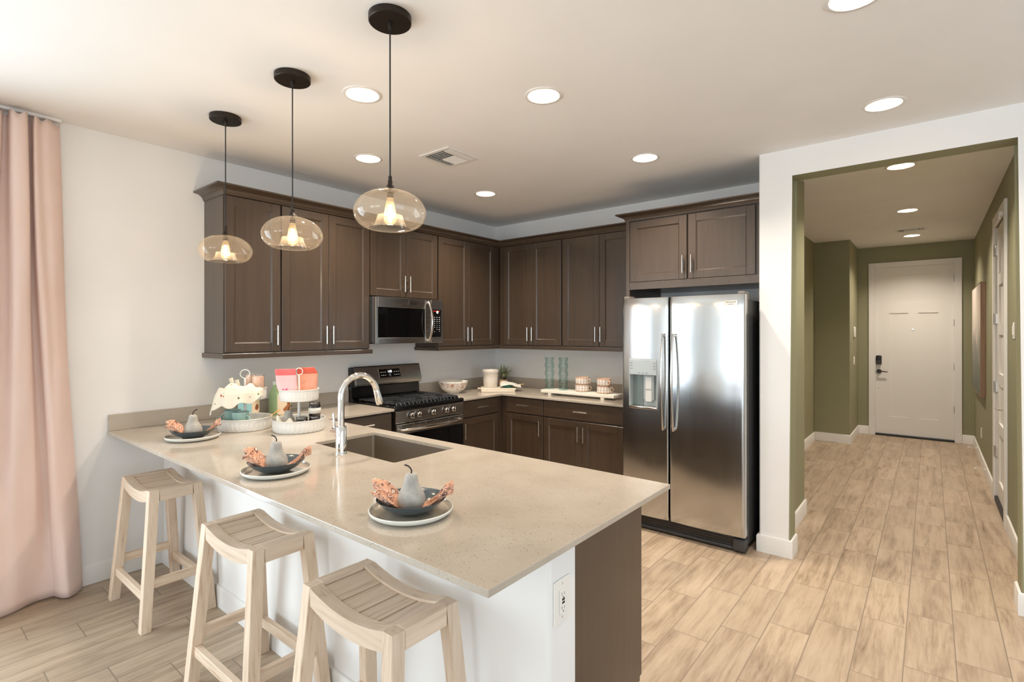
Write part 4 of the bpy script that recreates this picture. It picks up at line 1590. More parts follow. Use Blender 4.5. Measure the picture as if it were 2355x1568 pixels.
def fridge_door(x0, x1, hole=None):
    """slightly crowned door; front grid with an optional rectangular opening for the dispenser"""
    q = B()
    z0, z1, yb = 0.122, 1.787, 2.881
    zs = [z0 + (z1 - z0) * i / 40 for i in range(41)]
    xs = [x0 + (x1 - x0) * i / 20 for i in range(21)]
    if hole:
        zs = sorted(set([round(z, 4) for z in zs if not (min(abs(z - hole[2]), abs(z - hole[3])) < 0.018)] + [hole[2], hole[3]]))
        xs = sorted(set([round(x, 4) for x in xs if not (min(abs(x - hole[0]), abs(x - hole[1])) < 0.010)] + [hole[0], hole[1]]))

    def yf(x, z):
        u = (x - x0) / (x1 - x0)
        e = min(u, 1 - u) * (x1 - x0)
        y = 2.806 - 0.011 * (1 - (2 * u - 1) ** 2)
        if e < 0.012:
            y += 0.012 - sqrt(max(0.0, 0.012 ** 2 - (0.012 - e) ** 2))
        ez = min(z - z0, z1 - z)
        if ez < 0.012:
            y += 0.006 - 0.006 * ez / 0.012
        return y
    ext_x = sorted(set(xs + [x0 + 0.003, x0 + 0.007, x0 + 0.012, x1 - 0.003, x1 - 0.007, x1 - 0.012]))
    g = [[q.bm.verts.new((x, yf(x, z), z)) for z in zs] for x in ext_x]
    for i in range(len(ext_x) - 1):
        for j in range(len(zs) - 1):
            if hole and hole[0] - 1e-6 <= ext_x[i] and ext_x[i + 1] <= hole[1] + 1e-6 and hole[2] - 1e-6 <= zs[j] and zs[j + 1] <= hole[3] + 1e-6:
                continue
            q.bm.faces.new((g[i][j], g[i + 1][j], g[i + 1][j + 1], g[i][j + 1]))
    # sides back to the gasket plane
    loop = [g[i][0] for i in range(len(ext_x))] + [g[-1][j] for j in range(1, len(zs))] + \
           [g[i][-1] for i in range(len(ext_x) - 2, -1, -1)] + [g[0][j] for j in range(len(zs) - 2, 0, -1)]
    back = [q.bm.verts.new((v.co.x, yb, v.co.z)) for v in loop]
    n = len(loop)
    for i in range(n):
        q.bm.faces.new((loop[i], loop[(i + 1) % n], back[(i + 1) % n], back[i]))
    q.bm.faces.new(back)
    return q.build('door', M['steel_v'], t, smooth=35)


dl = fridge_door(2.083, 2.4585, (2.146, 2.378, 0.938, 1.322))
drr = fridge_door(2.468, 2.994)
part_label(dl, 'narrow left freezer door with the dispenser')
part_label(drr, 'wide right door with the badge')


def fridge_handle(x, door):
    pts = []
    for k in range(25):
        u = k / 24
        pts.append((x, 2.800 - 0.020 - 0.036 * sin(pi * u) ** 0.9, 0.800 + u * 0.712))
    q = B().tube(pts, 0.0150, 12, flat=(0.60, 1.0))
    for z in (0.812, 1.500):
        q.box((x - 0.010, 2.776, z - 0.012), (x + 0.010, 2.812, z + 0.012), 0.002)
    q.build('handle', M['steel_bar'], door, smooth=50)


fridge_handle(2.428, dl)
fridge_handle(2.506, drr)
ds = q = B()
q.box((2.146, 2.796, 0.938), (2.151, 2.87, 1.322)); q.box((2.373, 2.796, 0.938), (2.378, 2.87, 1.322))
q.box((2.146, 2.868, 0.938), (2.378, 2.876, 1.322)); q.box((2.151, 2.796, 1.316), (2.373, 2.87, 1.322))
q.build('dispenser_housing', M['dispenser'], dl)
q = B().box((2.152, 2.791, 1.198), (2.3725, 2.866, 1.3155), 0.004, 2)
dpan = q.build('dispenser_panel', M['dispenser'], dl)
q = B()
for i in range(3):
    q.box((2.160, 2.7903, 1.288 - i * 0.022), (2.178, 2.7912, 1.291 - i * 0.022)); q.box((2.346, 2.7903, 1.288 - i * 0.022), (2.364, 2.7912, 1.291 - i * 0.022))
for i in range(3):
    q.box((2.222 + i * 0.032, 2.7903, 1.2125), (2.238 + i * 0.032, 2.7912, 1.2155))
q.build('panel_legends', M['fridge_side'], dl)
q = B().box((2.240, 2.846, 1.000), (2.330, 2.868, 1.196), 0.008, 2)
q.build('nozzle_column', M['dispenser'], dl)
q = B().box((2.260, 2.840, 1.085), (2.312, 2.852, 1.180), 0.003); q.box((2.260, 2.840, 0.990), (2.312, 2.852, 1.078), 0.003)
q.build('paddle', M['plastic_w'], dl)
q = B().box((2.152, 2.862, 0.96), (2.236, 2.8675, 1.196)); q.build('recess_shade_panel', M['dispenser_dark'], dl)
q = B().box((2.148, 2.784, 0.938), (2.376, 2.868, 0.960), 0.005, 2); q.build('drip_tray', M['steel_bar'], dl, smooth=40)
q = B().box((2.866, 2.7945, 1.711), (2.952, 2.803, 1.744), 0.0008)
q.build('brand_badge', M['steel_bar'], drr)
text_part('badge_lettering', 'FRIGIDAIRE', 0.0142, M['blackmat'], drr, frame_ny(2.909, 2.7942, 1.732), sx=0.95)
text_part('badge_lettering', 'GALLERY', 0.009, M['fridge_side'], drr, frame_ny(2.909, 2.7942, 1.7175), sx=1.1)
for x0, x1 in ((2.945, 2.990), (2.088, 2.130)):
    q = B().box((x0, 2.825, 1.788), (x1, 2.93, 1.806), 0.004)
    q.box((x0, 2.905, 1.752), (x1, 2.93, 1.79))
    q.build('hinge_cover', M['gasket'], t)
q = B().box((2.10, 2.860, 0.030), (2.985, 2.904, 0.118), 0.006, 2)
q.box((2.092, 2.845, 0.012), (2.992, 2.904, 0.036), 0.008, 2)
q.box((2.905, 2.832, 0.012), (2.992, 2.905, 0.100), 0.012, 3)
gr = q.build('base_grille', M['fridge_side'], t, smooth=40)
q = B()
for i in range(4):
    q.box((2.11, 2.8575, 0.048 + i * 0.0165), (2.90, 2.861, 0.057 + i * 0.0165))
q.build('grille_slot', M['black'], t)
q = B()
for x in (2.13, 2.95):
    q.cyl((x, 2.93, 0), (x, 2.93, 0.05), 0.018, seg=12)
    q.cyl((x, 3.58, 0), (x, 3.58, 0.05), 0.018, seg=12)
q.build('foot', M['blackmat'], t)

# ------------------------------------------------------------------ outlet on the peninsula end
t = thing('usb_outlet', 'white duplex outlet with two black USB ports on the end of the peninsula wall', 'outlet', (3.125, 0.362, 0.735))
q = B().box((3.125, 0.320, 0.673), (3.1305, 0.404, 0.799), 0.002); q.build('wall_plate', M['plastic_w'], t)
q = B().box((3.1305, 0.345, 0.702), (3.1345, 0.379, 0.770), 0.001); so = q.build('receptacle', M['plastic_w'], t)
q = B()
for zc in (0.757, 0.716):
    q.box((3.134, 0.353, zc - 0.004), (3.1348, 0.3548, zc + 0.005)); q.box((3.134, 0.3665, zc - 0.004), (3.1348, 0.368, zc + 0.004))
    q.cyl((3.134, 0.361, zc - 0.010), (3.1348, 0.361, zc - 0.010), 0.0024, seg=10)
q.box((3.1303, 0.3612, 0.783), (3.1309, 0.3628, 0.788)); q.box((3.1303, 0.3612, 0.684), (3.1309, 0.3628, 0.689))
q.build('slots', M['slot'], so)
for zc in (0.7405, 0.7310):
    q = B().box((3.134, 0.3545, zc - 0.0032), (3.1349, 0.3685, zc + 0.0032)); q.build('usb_port', M['black'], so)

# ------------------------------------------------------------------ pendants
def pendant(loc, label):
    t = thing('pendant_light', label, 'pendant lamp', loc, 'amber glass pendants over the peninsula')
    q = B().lathe([(0.0, 2.734), (0.079, 2.734), (0.0822, 2.737), (0.0825, 2.7605), (0.0, 2.7605)], (0, 0, 0), 40)
    for v in q.bm.verts: v.co.z -= H
    q.build('canopy', M['bronze'], t, smooth=40, local=True)
    q = B().lathe([(0.0, 2.735), (0.010, 2.735), (0.0095, 2.722), (0.006, 2.706), (0.0, 2.705)], (0, 0, 0), 16)
    for v in q.bm.verts: v.co.z -= H
    q.build('strain_relief', M['bronze'], t, smooth=50, local=True)
    q = B().cyl((0, 0, 2.12 - H), (0, 0, 2.71 - H), 0.0030, seg=8)
    q.build('cord', M['blackmat'], t, smooth=60, local=True)
    q = B().lathe([(0.0, 2.136), (0.0065, 2.136), (0.0072, 2.124), (0.0065, 2.121), (0.0088, 2.118), (0.0092, 2.110), (0.0085, 2.108), (0.012, 2.100), (0.018, 2.090), (0.027, 2.0815), (0.031, 2.079), (0.0, 2.079)], (0, 0, 0), 28)
    for v in q.bm.verts: v.co.z -= H
    q.build('cap', M['bronze'], t, smooth=50, local=True)
    prof = [(0.020, 2.0795), (0.034, 2.0785), (0.060, 2.074), (0.088, 2.063), (0.112, 2.047), (0.129, 2.027), (0.1385, 2.004), (0.1385, 1.985), (0.131, 1.964), (0.117, 1.947), (0.100, 1.936), (0.085, 1.931), (0.075, 1.931), (0.067, 1.936), (0.059, 1.948), (0.052, 1.965), (0.048, 1.980), (0.046, 1.982)]
    # rounder: refine with a spline
    pr = []
    for i in range(len(prof) - 1):
        p0 = prof[max(i - 1, 0)]; p1 = prof[i]; p2 = prof[i + 1]; p3 = prof[min(i + 2, len(prof) - 1)]
        for k in range(3):
            u = k / 3
            pr.append(tuple(0.5 * ((2 * p1[j]) + (-p0[j] + p2[j]) * u + (2 * p0[j] - 5 * p1[j] + 4 * p2[j] - p3[j]) * u * u + (-p0[j] + 3 * p1[j] - 3 * p2[j] + p3[j]) * u ** 3) for j in (0, 1)))
    pr.append(prof[-1])
    q = B().lathe([(r, z - H) for r, z in pr], (0, 0, 0), 64)
    q.build('glass_shade', M['amber'], t, smooth=80, local=True)
    q = B().lathe([(0.0, 2.080), (0.013, 2.080), (0.013, 2.050), (0.0, 2.050)], (0, 0, 0), 20)
    for v in q.bm.verts: v.co.z -= H
    q.build('socket', M['bronze'], t, smooth=40, local=True)
    q = B().lathe([(0.012, 2.050), (0.013, 2.045), (0.018, 2.020), (0.0225, 1.995), (0.024, 1.975), (0.022, 1.960), (0.015, 1.950), (0.0, 1.947)], (0, 0, 0), 28)
    for v in q.bm.verts: v.co.z -= H
    bl = q.build('bulb', M['bulbglass'], t, smooth=60, local=True)
    q = B()
    for k in range(4):
        a = k * pi / 2 + 0.4
        q.tube([(0.006 * cos(a), 0.006 * sin(a), 2.024 - H), (0.010 * cos(a), 0.010 * sin(a), 1.968 - H)], 0.0017, 6)
    q.build('filament', M['filament'], bl, smooth=60, local=True)
    d = bpy.data.lights.new('pendant_lamp', 'POINT')
    d.energy = PENDANT_W; d.color = (1.0, 0.83, 0.64); d.shadow_soft_size = 0.012
    lo = bpy.data.objects.new('pendant_lamp', d); COL.objects.link(lo); lo.parent = t; lo.location = (0, 0, 1.99 - H)
    return t


p0 = pendant((2.332, 0.356, H), 'amber glass pendant at the front end of the peninsula, largest in the photo')
dup(p0, (1.585, 0.356, H), 0.7, 'amber glass pendant hanging in the middle of the row of three')
dup(p0, (0.834, 0.356, H), 1.9, 'amber glass pendant hanging nearest the left wall and pink curtain')

# ------------------------------------------------------------------ bar stools
def stool(loc, label, rz=0.0):
    t = thing('bar_stool', label, 'stool', loc, 'saddle seat stools at the peninsula', rz)
    TX, TY, BX, BY, ZT_, W = 0.235, 0.125, 0.288, 0.178, 0.70, 0.046

    def ctr(sx, sy, z):
        f = 1 - z / ZT_
        return sx * (TX - W / 2 + (BX - TX) * f), sy * (TY - W / 2 + (BY - TY) * f)
    for sx in (-1, 1):
        for sy in (-1, 1):
            q = B()
            vs = []
            for z in (0.0, ZT_):
                cx, cy = ctr(sx, sy, z)
                vs.append([q.bm.verts.new((cx + dx * W / 2, cy + dy * W / 2, z)) for dx, dy in ((-1, -1), (1, -1), (1, 1), (-1, 1))])
            q.bm.faces.new(vs[0][::-1]); q.bm.faces.new(vs[1])
            for i in range(4):
                q.bm.faces.new((vs[0][i], vs[0][(i + 1) % 4], vs[1][(i + 1) % 4], vs[1][i]))
            bmesh.ops.bevel(q.bm, geom=q.bm.edges[:], offset=0.002, segments=1, affect='EDGES')
            q.build('leg', M['stool_z'], t, local=True)

    X1 = TX - W + 0.001

    def dip(x):
        return 0.028 * max(0.0, 1 - (x / (X1 + 0.002)) ** 2) ** 1.0
    n = 14
    for sy in (-1, 1):
        q = B()
        y0, y1 = sy * TY, sy * (TY - 0.044)
        poly = [(-X1 + 2 * X1 * i / n, ZT_ - dip(-X1 + 2 * X1 * i / n)) for i in range(n + 1)]
        low = [(x, z - 0.058) for x, z in poly][::-1]
        q.prism(poly + low, 'y', min(y0, y1), max(y0, y1))
        es = [e for e in q.bm.edges if len(e.link_faces) == 2 and e.calc_face_angle(0) > 1.0]
        bmesh.ops.bevel(q.bm, geom=es, offset=0.002, segments=1, affect='EDGES')
        q.build('seat_rail', M['stool_x'], t, local=True)
        q = B().box((sy * X1, -TY + W, 0.642), (sy * TX, TY - W, ZT_), 0.002)
        q.build('end_rail', M['stool_y'], t, local=True)
    yb = TY - 0.0435
    for i in range(4):
        w = 2 * X1 / 4
        a, c = -X1 + i * w + 0.0080, -X1 + (i + 1) * w - (0.0 if i < 3 else 0.005)
        q = B()
        k = 5
        top = [(a + (c - a) * j / k, ZT_ - 0.0075 - dip(a + (c - a) * j / k)) for j in range(k + 1)]
        q.prism(top + [(x, z - 0.018) for x, z in top][::-1], 'y', -yb, yb)
        es = [e for e in q.bm.edges if len(e.link_faces) == 2 and e.calc_face_angle(0) > 1.0]
        bmesh.ops.bevel(q.bm, geom=es, offset=0.0015, segments=1, affect='EDGES')
        q.build('seat_slat', M['stool_y'], t, local=True)
    for sy, z in ((-1, 0.163), (1, 0.163)):
        cx, cy = ctr(1, sy, z)
        q = B().box((-cx + W / 2 - 0.002, cy - 0.013, z - 0.022), (cx - W / 2 + 0.002, cy + 0.013, z + 0.022), 0.002)
        q.build('stretcher', M['stool_x'], t, local=True)
    for sx, z in ((-1, 0.228), (1, 0.228)):
        cx, cy = ctr(sx, 1, z)
        q = B().box((cx - 0.013, -cy + W / 2 - 0.002, z - 0.022), (cx + 0.013, cy - W / 2 + 0.002, z + 0.022), 0.002)
        q.build('stretcher', M['stool_y'], t, local=True)
    return t


s0 = stool((0.602, 0.108, 0), 'bleached wood saddle stool nearest the pink curtain')
dup(s0, (1.757, 0.104, 0), 0.012, 'bleached wood saddle stool in the middle of the row of three')
dup(s0, (2.607, 0.094, 0), -0.01, 'bleached wood saddle stool nearest the outlet end of the peninsula')

# ------------------------------------------------------------------ curtain
TOPP = [(-.232, .022), (-.250, .055), (-.285, .078), (-.315, .082), (-.342, .100), (-.356, .092), (-.358, .035), (-.376, .028), (-.381, .108), (-.410, .122), (-.440, .108), (-.452, .050), (-.474, .046), (-.488, .100), (-.525, .122), (-.560, .090), (-.585, .045), (-.620, .100), (-.670, .115), (-.720, .060), (-.76, .05)]
BOTP = [(-.128, .030), (-.150, .072), (-.180, .115), (-.212, .138), (-.236, .112), (-.252, .070), (-.262, .052), (-.290, .046), (-.335, .050), (-.385, .070), (-.430, .098), (-.475, .118), (-.520, .130), (-.560, .124), (-.600, .100), (-.640, .075), (-.680, .080), (-.720, .105), (-.770, .115), (-.82, .08), (-.86, .06)]


def cr(L, u):
    n = len(L) - 1
    x = min(max(u * n, 0), n - 1e-6)
    i = int(x); f = x - i
    p0, p1, p2, p3 = L[max(i - 1, 0)], L[i], L[i + 1], L[min(i + 2, n)]
    return [0.5 * ((2 * p1[j]) + (-p0[j] + p2[j]) * f + (2 * p0[j] - 5 * p1[j] + 4 * p2[j] - p3[j]) * f * f + (-p0[j] + 3 * p1[j] - 3 * p2[j] + p3[j]) * f ** 3) for j in (0, 1)]


def curt(u, v):
    a, c = cr(TOPP, u), cr(BOTP, u)
    w = (1 - v) ** 1.35
    w2 = (1 - v) ** 2.2
    y = a[0] * (1 - w) + c[0] * w
    x = a[1] * (1 - w2) + c[1] * w2
    zt = 2.725 + 0.012 * cos(u * 62)
    z = 0.012 + v * (zt - 0.012)
    x += 0.003 * sin(v * 23 + u * 40) * (1 - v)
    y += 0.004 * sin(v * 9 + u * 17)
    return (x + 0.006, y, z)


q = B().surf(curt, 200, 60)
o = q.build('curtain', M['curtain'], smooth=80, origin=(0.06, -0.45, 0.012), solid=0.0018)
tag(o, 'long blush pink linen curtain hanging at the far left against the wall', 'curtain')
q = B().box((0.030, -3.05, 2.742), (0.062, -0.225, 2.7605), 0.003)
o = q.build('curtain_track', M['trim'], origin=(0.046, -1.6, 2.742))
tag(o, 'white ceiling track above the pink curtain', 'curtain rail')

# ------------------------------------------------------------------ place settings
def frame_at(cx, cy):
    """right and back unit vectors of a tabletop group as it faces the room"""
    d = Vector((cx - 3.9755, cy + 0.9188)).normalized()
    return Vector((-d.y, d.x)) * -1, d


def ang_at(cx, cy):
    r, b_ = frame_at(cx, cy)
    return math.atan2(r.y, r.x)


SET = [((0.668, 0.245), 'nearest the left wall'), ((1.757, 0.190), 'in the middle, before the faucet'), ((2.612, 0.226), 'at the front end of the peninsula')]
PZ = ZT
plate = B().lathe([(0.0, 0.0), (0.105, 0.0), (0.126, 0.004), (0.138, 0.013), (0.1405, 0.0215), (0.1385, 0.0235), (0.1365, 0.0215)], seg=64)
root_p = thing('plate', 'x', 'plate', (*SET[0][0], PZ), 'place setting plates')
plate.build('rim', M['plate_rim'], root_p, smooth=45, local=True)
q = B().lathe([(0.1365, 0.0215), (0.134, 0.0125), (0.124, 0.0075), (0.10, 0.0065), (0.0, 0.0065)], seg=64)
q.build('glazed_well', M['plate_in'], root_p, smooth=60, local=True)
root_p['label'] = 'beige glazed plate with white outside ' + SET[0][1]
bowl_prof = [(0.0, 0.0), (0.046, 0.0), (0.050, 0.002), (0.072, 0.012), (0.096, 0.027), (0.1145, 0.0465), (0.1160, 0.0485), (0.1135, 0.0485), (0.093, 0.030), (0.070, 0.0155), (0.045, 0.0075), (0.0, 0.006)]
BZ = PZ + 0.0066
q = B().lathe(bowl_prof, seg=64)
o_b = q.build('bowl', M['bowl'], smooth=50, local=True)
o_b.location = (*SET[0][0], BZ)
tag(o_b, 'shallow slate blue bowl under the pear ' + SET[0][1], 'bowl', 'slate bowls')


def bowl_in(r):
    pts = [(0.0, 0.006), (0.045, 0.0075), (0.070, 0.0155), (0.093, 0.030), (0.115, 0.0485), (0.2, 0.040)]
    for (r0, z0), (r1, z1) in zip(pts, pts[1:]):
        if r <= r1:
            return z0 + (z1 - z0) * (r - r0) / (r1 - r0)
    return pts[-1][1]


def napkin_fn(seed):
    rn = random.Random(seed)
    ph = [rn.uniform(0, 6.28) for _ in range(6)]

    def fn(s, t):
        x = -0.122 + 0.262 * s
        tt = 2 * t - 1
        left = max(0.0, (0.42 - s) / 0.42)
        right = max(0.0, (s - 0.58) / 0.42)
        w = 0.032 + 0.050 * left ** 0.6 - 0.004 * right
        y = 0.006 + tt * w * (1 - 0.25 * left) + 0.008 * left - 0.02 * right
        r = sqrt(x * x + y * y)
        z = bowl_in(min(r, 0.118)) + 0.0045
        z += left ** 0.8 * (0.032 + 0.052 * max(0, tt) + 0.010 * max(0, -tt)) * (1 - 0.42 * left)
        z += 0.0085 * left * sin(9.0 * tt + 11 * s + ph[0]) + 0.004 * left * sin(17 * tt + ph[1] + 20 * s)
        z += right * (0.016 + 0.016 * sin(7.5 * tt + ph[2] + 5 * s)) + 0.005 * right * sin(15 * tt + ph[3] + 16 * s)
        z += 0.022 * max(0, right - 0.55) ** 0.8
        mid = min(1.0, max(left, right) * 4)
        z = bowl_in(min(r, 0.118)) + 0.0035 + (z - bowl_in(min(r, 0.118)) - 0.0035) * mid
        z = max(z, bowl_in(min(r, 0.118)) + 0.003)
        y += 0.010 * right * sin(12 * s + ph[4]) + 0.006 * left * sin(14 * s + ph[5])
        x += 0.010 * left * cos(5 * tt)
        return (x, y, z)
    return fn


PEARZ = BZ + 0.0095
pear_root = thing('decor_pear', 'x', 'decorative pear', (*SET[0][0], PEARZ), 'grey stone pears')
pp = [(0.0, 0.0), (0.024, 0.0005), (0.038, 0.006), (0.0455, 0.017), (0.0475, 0.030), (0.0455, 0.044), (0.040, 0.058), (0.0325, 0.071), (0.0265, 0.083), (0.0235, 0.095), (0.0222, 0.106), (0.0205, 0.115), (0.0165, 0.1205), (0.009, 0.1225), (0.004, 0.1205), (0.0, 0.119)]
q = B().lathe(pp, seg=40, wob=lambda a, z: 1 + 0.02 * sin(2 * a + z * 30) + 0.012 * sin(5 * a - z * 60))
q.build('fruit', M['pear'], pear_root, smooth=70, local=True, sub=1)
q = B().tube([(0, 0, 0.117), (0.001, 0, 0.129), (-0.003, 0, 0.138), (-0.011, 0, 0.146), (-0.0225, 0, 0.1505)], [0.0030, 0.0025, 0.0025, 0.0026, 0.0030], 8)
q.build('stem', M['stem'], pear_root, smooth=60, local=True)
pear_root['label'] = 'grey stone pear in the slate bowl ' + SET[0][1]
a0 = ang_at(*SET[0][0])
for i, ((px, py), where) in enumerate(SET):
    a = ang_at(px, py)
    if i == 0:
        pear_root.rotation_euler = (0, 0, a + pi)
        root_p.rotation_euler = (0, 0, a)
    else:
        dup(root_p, (px, py, PZ), a, 'beige glazed plate with white outside ' + where)
        dup(o_b, (px, py, BZ), a, 'shallow slate blue bowl under the pear ' + where)
        dup(pear_root, (px, py, PEARZ), a + (0.5 if i == 1 else 0.15), 'grey stone pear in the slate bowl ' + where)
    q = B().surf(napkin_fn(11 + i), 72, 28)
    o = q.build('napkin', M['paisley'], smooth=80, local=True, solid=0.0012)
    o.location = (px, py, BZ); o.rotation_euler = (0, 0, a)
    tag(o, 'crumpled orange paisley napkin in the slate bowl ' + where, 'napkin', 'paisley napkins')

# ------------------------------------------------------------------ tiered trays and what they carry
TL, TR = (0.575, 0.578), (0.892, 0.7675)


def tray(loc, r1, r2, label, ring_r, zr, knob=False):
    t = thing('tiered_tray', label, 'tiered tray', (*loc, ZT))
    for nm, r, z0, hgt in (('lower_tier', r1, 0.0, 0.074), ('upper_tier', r2, 0.187, 0.070)):
        def wob(a, z, r=r, z0=z0, hgt=hgt):
            band = 1 if z0 + 0.012 < z < z0 + hgt - 0.024 else 0
            return 1 + band * 0.016 * (sin(a * 34 + 0.3) > 0)
        k = 8
        out = [(r - 0.004, z0), (r, z0 + 0.003), (r + 0.0005, z0 + 0.013), (r + 0.001, z0 + 0.016), (r + 0.002, z0 + hgt - 0.026), (r + 0.0025, z0 + hgt - 0.022), (r + 0.004, z0 + hgt - 0.016), (r + 0.003, z0 + hgt - 0.012), (r + 0.0055, z0 + hgt - 0.003), (r + 0.008, z0 + hgt), (r + 0.006, z0 + hgt + 0.002), (r + 0.0035, z0 + hgt), (r - 0.001, z0 + 0.006), (r - 0.006, z0 + 0.003), (0.0, z0 + 0.003)]
        q = B().lathe([(0.0, z0)] + out, seg=136, wob=wob)
        q.build(nm, M['tin'], t, smooth=40, local=True)
    q = B().cyl((0, 0, 0.003), (0, 0, 0.187), 0.0075, seg=16)
    q.cyl((0, 0, 0.190), (0, 0, zr - ring_r), 0.0060, seg=14)
    q.lathe([(0.0075, 0.04), (0.010, 0.09), (0.0085, 0.15), (0.0075, 0.18)], seg=16)
    q.build('pole', M['tin'], t, smooth=50, local=True)
    ra = ang_at(*loc)
    q = B().tube([(ring_r * cos(u) * cos(ra), ring_r * cos(u) * sin(ra), zr + ring_r * sin(u)) for u in [2 * pi * k / 32 for k in range(32)]], 0.0028, 8, closed=True)
    q.build('ring_handle', M['tin'], t, smooth=60, local=True)
    if knob:
        rv, bv = frame_at(*loc)
        p = rv * -0.014 - bv * 0.008
        q = B().tube([(0, 0, 0.052), (p.x, p.y, 0.052), (p.x * 1.7, p.y * 1.7, 0.052)], [0.006, 0.014, 0.013], 14)
        q.build('set_knob', M['tin'], t, smooth=40, local=True)
    return t


tray(TL, 0.152, 0.120, 'round white two-tier tray with teal mugs, the left one of two', 0.027, 0.347)
tray(TR, 0.150, 0.113, 'round white two-tier tray with pink pouches, the right one of two', 0.021, 0.366, True)
LO, UP = ZT + 0.0035, ZT + 0.1905


def at(c, a, b_, z):
    r, k = frame_at(*c)
    return (c[0] + r.x * a + k.x * b_, c[1] + r.y * a + k.y * b_, z)


# candles on the left tray
def candle(loc, r, h, label):
    t = thing('jar_candle', label, 'candle', loc, 'candles on the left tray')
    q = B().lathe([(0.0, 0.0), (r - 0.003, 0.0), (r, 0.004), (r, h), (r - 0.0025, h), (r - 0.003, 0.006), (0.0, 0.005)], seg=36)
    q.build('jar', M['candleglass'], t, smooth=40, local=True)
    q = B().lathe([(0.0, 0.006), (r - 0.004, 0.006), (r - 0.004, h - 0.014), (0.0, h - 0.016)], seg=36)
    q.build('wax', M['candle'], t, smooth=40, local=True)
    q = B().cyl((0, 0, h - 0.017), (0.001, 0, h - 0.006), 0.0012, seg=6)
    q.build('wick', M['stem'], t, local=True)
    q = B().lathe([(r + 0.0003, h * 0.30), (r + 0.0003, h * 0.34)], seg=36)
    q.build('band', M['paper'], t, smooth=40, local=True, solid=0.0004)


candle(at(TL, 0.074, -0.005, UP), 0.039, 0.150, 'larger blush jar candle in front on the upper left tray')
candle(at(TL, 0.034, 0.070, UP), 0.034, 0.152, 'blush jar candle behind the larger one on the upper left tray')
for i, (a, b_, la, lb) in enumerate(((-0.046, 0.052, -0.082, 0.060), (-0.022, 0.030, -0.048, 0.046))):
    q = B()
    p, e = Vector(at(TL, a, b_, UP + 0.006)), Vector(at(TL, la, lb, UP + 0.128 - 0.012 * i))
    q.tube([p, e], [0.0125, 0.0125], 18)
    q.tube([p.lerp(e, 0.93), e + (e - p) * 0.004], [0.0095, 0.0095], 14)
    o = q.build('rolled_napkin', M['napkin_cream'], smooth=50, origin=tuple(p))
    tag(o, ('cream rolled napkin leaning at the far left of the upper tray', 'cream rolled napkin leaning between the other roll and the tray pole')[i], 'napkin', 'rolled napkins')


def towel_l(s, t):
    phi = math.radians(-86 + 132 * s)
    ln_ = 0.128 - 0.02 * s - 0.052 * s * s + 0.012 * sin(s * 19) + (0.03 if s < 0.08 else 0.0)
    rim = 0.131
    if t < 0.4:
        u = t / 0.4
        r = 0.045 + (rim - 0.045) * u
        z = UP + 0.055 + 0.030 * (1 - u) * (0.6 + 0.4 * sin(s * 9 + 1)) + 0.022 * sin(pi * u) + 0.010 * sin(14 * s + 6 * u)
    else:
        u = (t - 0.4) / 0.6
        r = rim + 0.010 * min(1, u * 3) + 0.030 * u * (0.35 + 0.5 * max(0, 0.5 - s)) + 0.008 * sin(s * 24) * u
        z = UP + 0.078 - ln_ * u
    if s < 0.3:
        r += (0.3 - s) * 0.12 * t
    x, y, z_ = at(TL, r * sin(phi), -r * cos(phi), z)
    return (x, y, z_)


q = B().surf(towel_l, 80, 40)
o = q.build('tea_towel', M['teatowel'], smooth=80, origin=at(TL, -0.03, -0.12, UP + 0.06), solid=0.0012)
tag(o, 'cream fruit-print tea towel draped over the upper left tray', 'towel')


def mug_teal(loc, rz, label):
    t = thing('teal_mug', label, 'mug', loc, 'teal mugs on the left tray', rz)
    q = B().lathe([(0.0, 0.0), (0.036, 0.0), (0.040, 0.004), (0.044, 0.045), (0.0485, 0.104), (0.0495, 0.113), (0.0475, 0.1135), (0.0455, 0.104), (0.041, 0.045), (0.037, 0.008), (0.0, 0.006)], seg=40, wob=lambda a, z: 1 + 0.006 * sin(z * 420))
    q.build('cup', M['teal'], t, smooth=50, local=True)
    q = B().tube([(0.043, 0, 0.040), (0.060, 0, 0.036), (0.072, 0, 0.048), (0.075, 0, 0.068), (0.067, 0, 0.086), (0.047, 0, 0.090)], [0.0055] * 6, 10, flat=(0.7, 1.2))
    q.build('handle', M['teal'], t, smooth=60, local=True)


aL = ang_at(*TL)
mug_teal(at(TL, -0.070, 0.040, LO), aL + 2.6, 'teal glazed mug at the back of the lower left tray')
mug_teal(at(TL, -0.026, -0.062, LO), aL - 0.75, 'teal glazed mug in front on the lower left tray with its handle forward')
q = B()
p, e = Vector(at(TL, 0.045, -0.075, LO + 0.006)), Vector(at(TL, 0.172, -0.005, ZT + 0.086))
q.tube([p, p.lerp(e, 0.5), e], [0.0045, 0.004, 0.0045], 8)
q.tube([e, e + (e - p) * 0.06, e + (e - p) * 0.17, e + (e - p) * 0.26], [0.005, 0.011, 0.013, 0.006], 12, flat=(0.4, 1.0))
o = q.build('wooden_spoon', M['spoon'], smooth=60, origin=tuple(p))
tag(o, 'wooden spoon resting on the rim of the lower left tray', 'spoon')


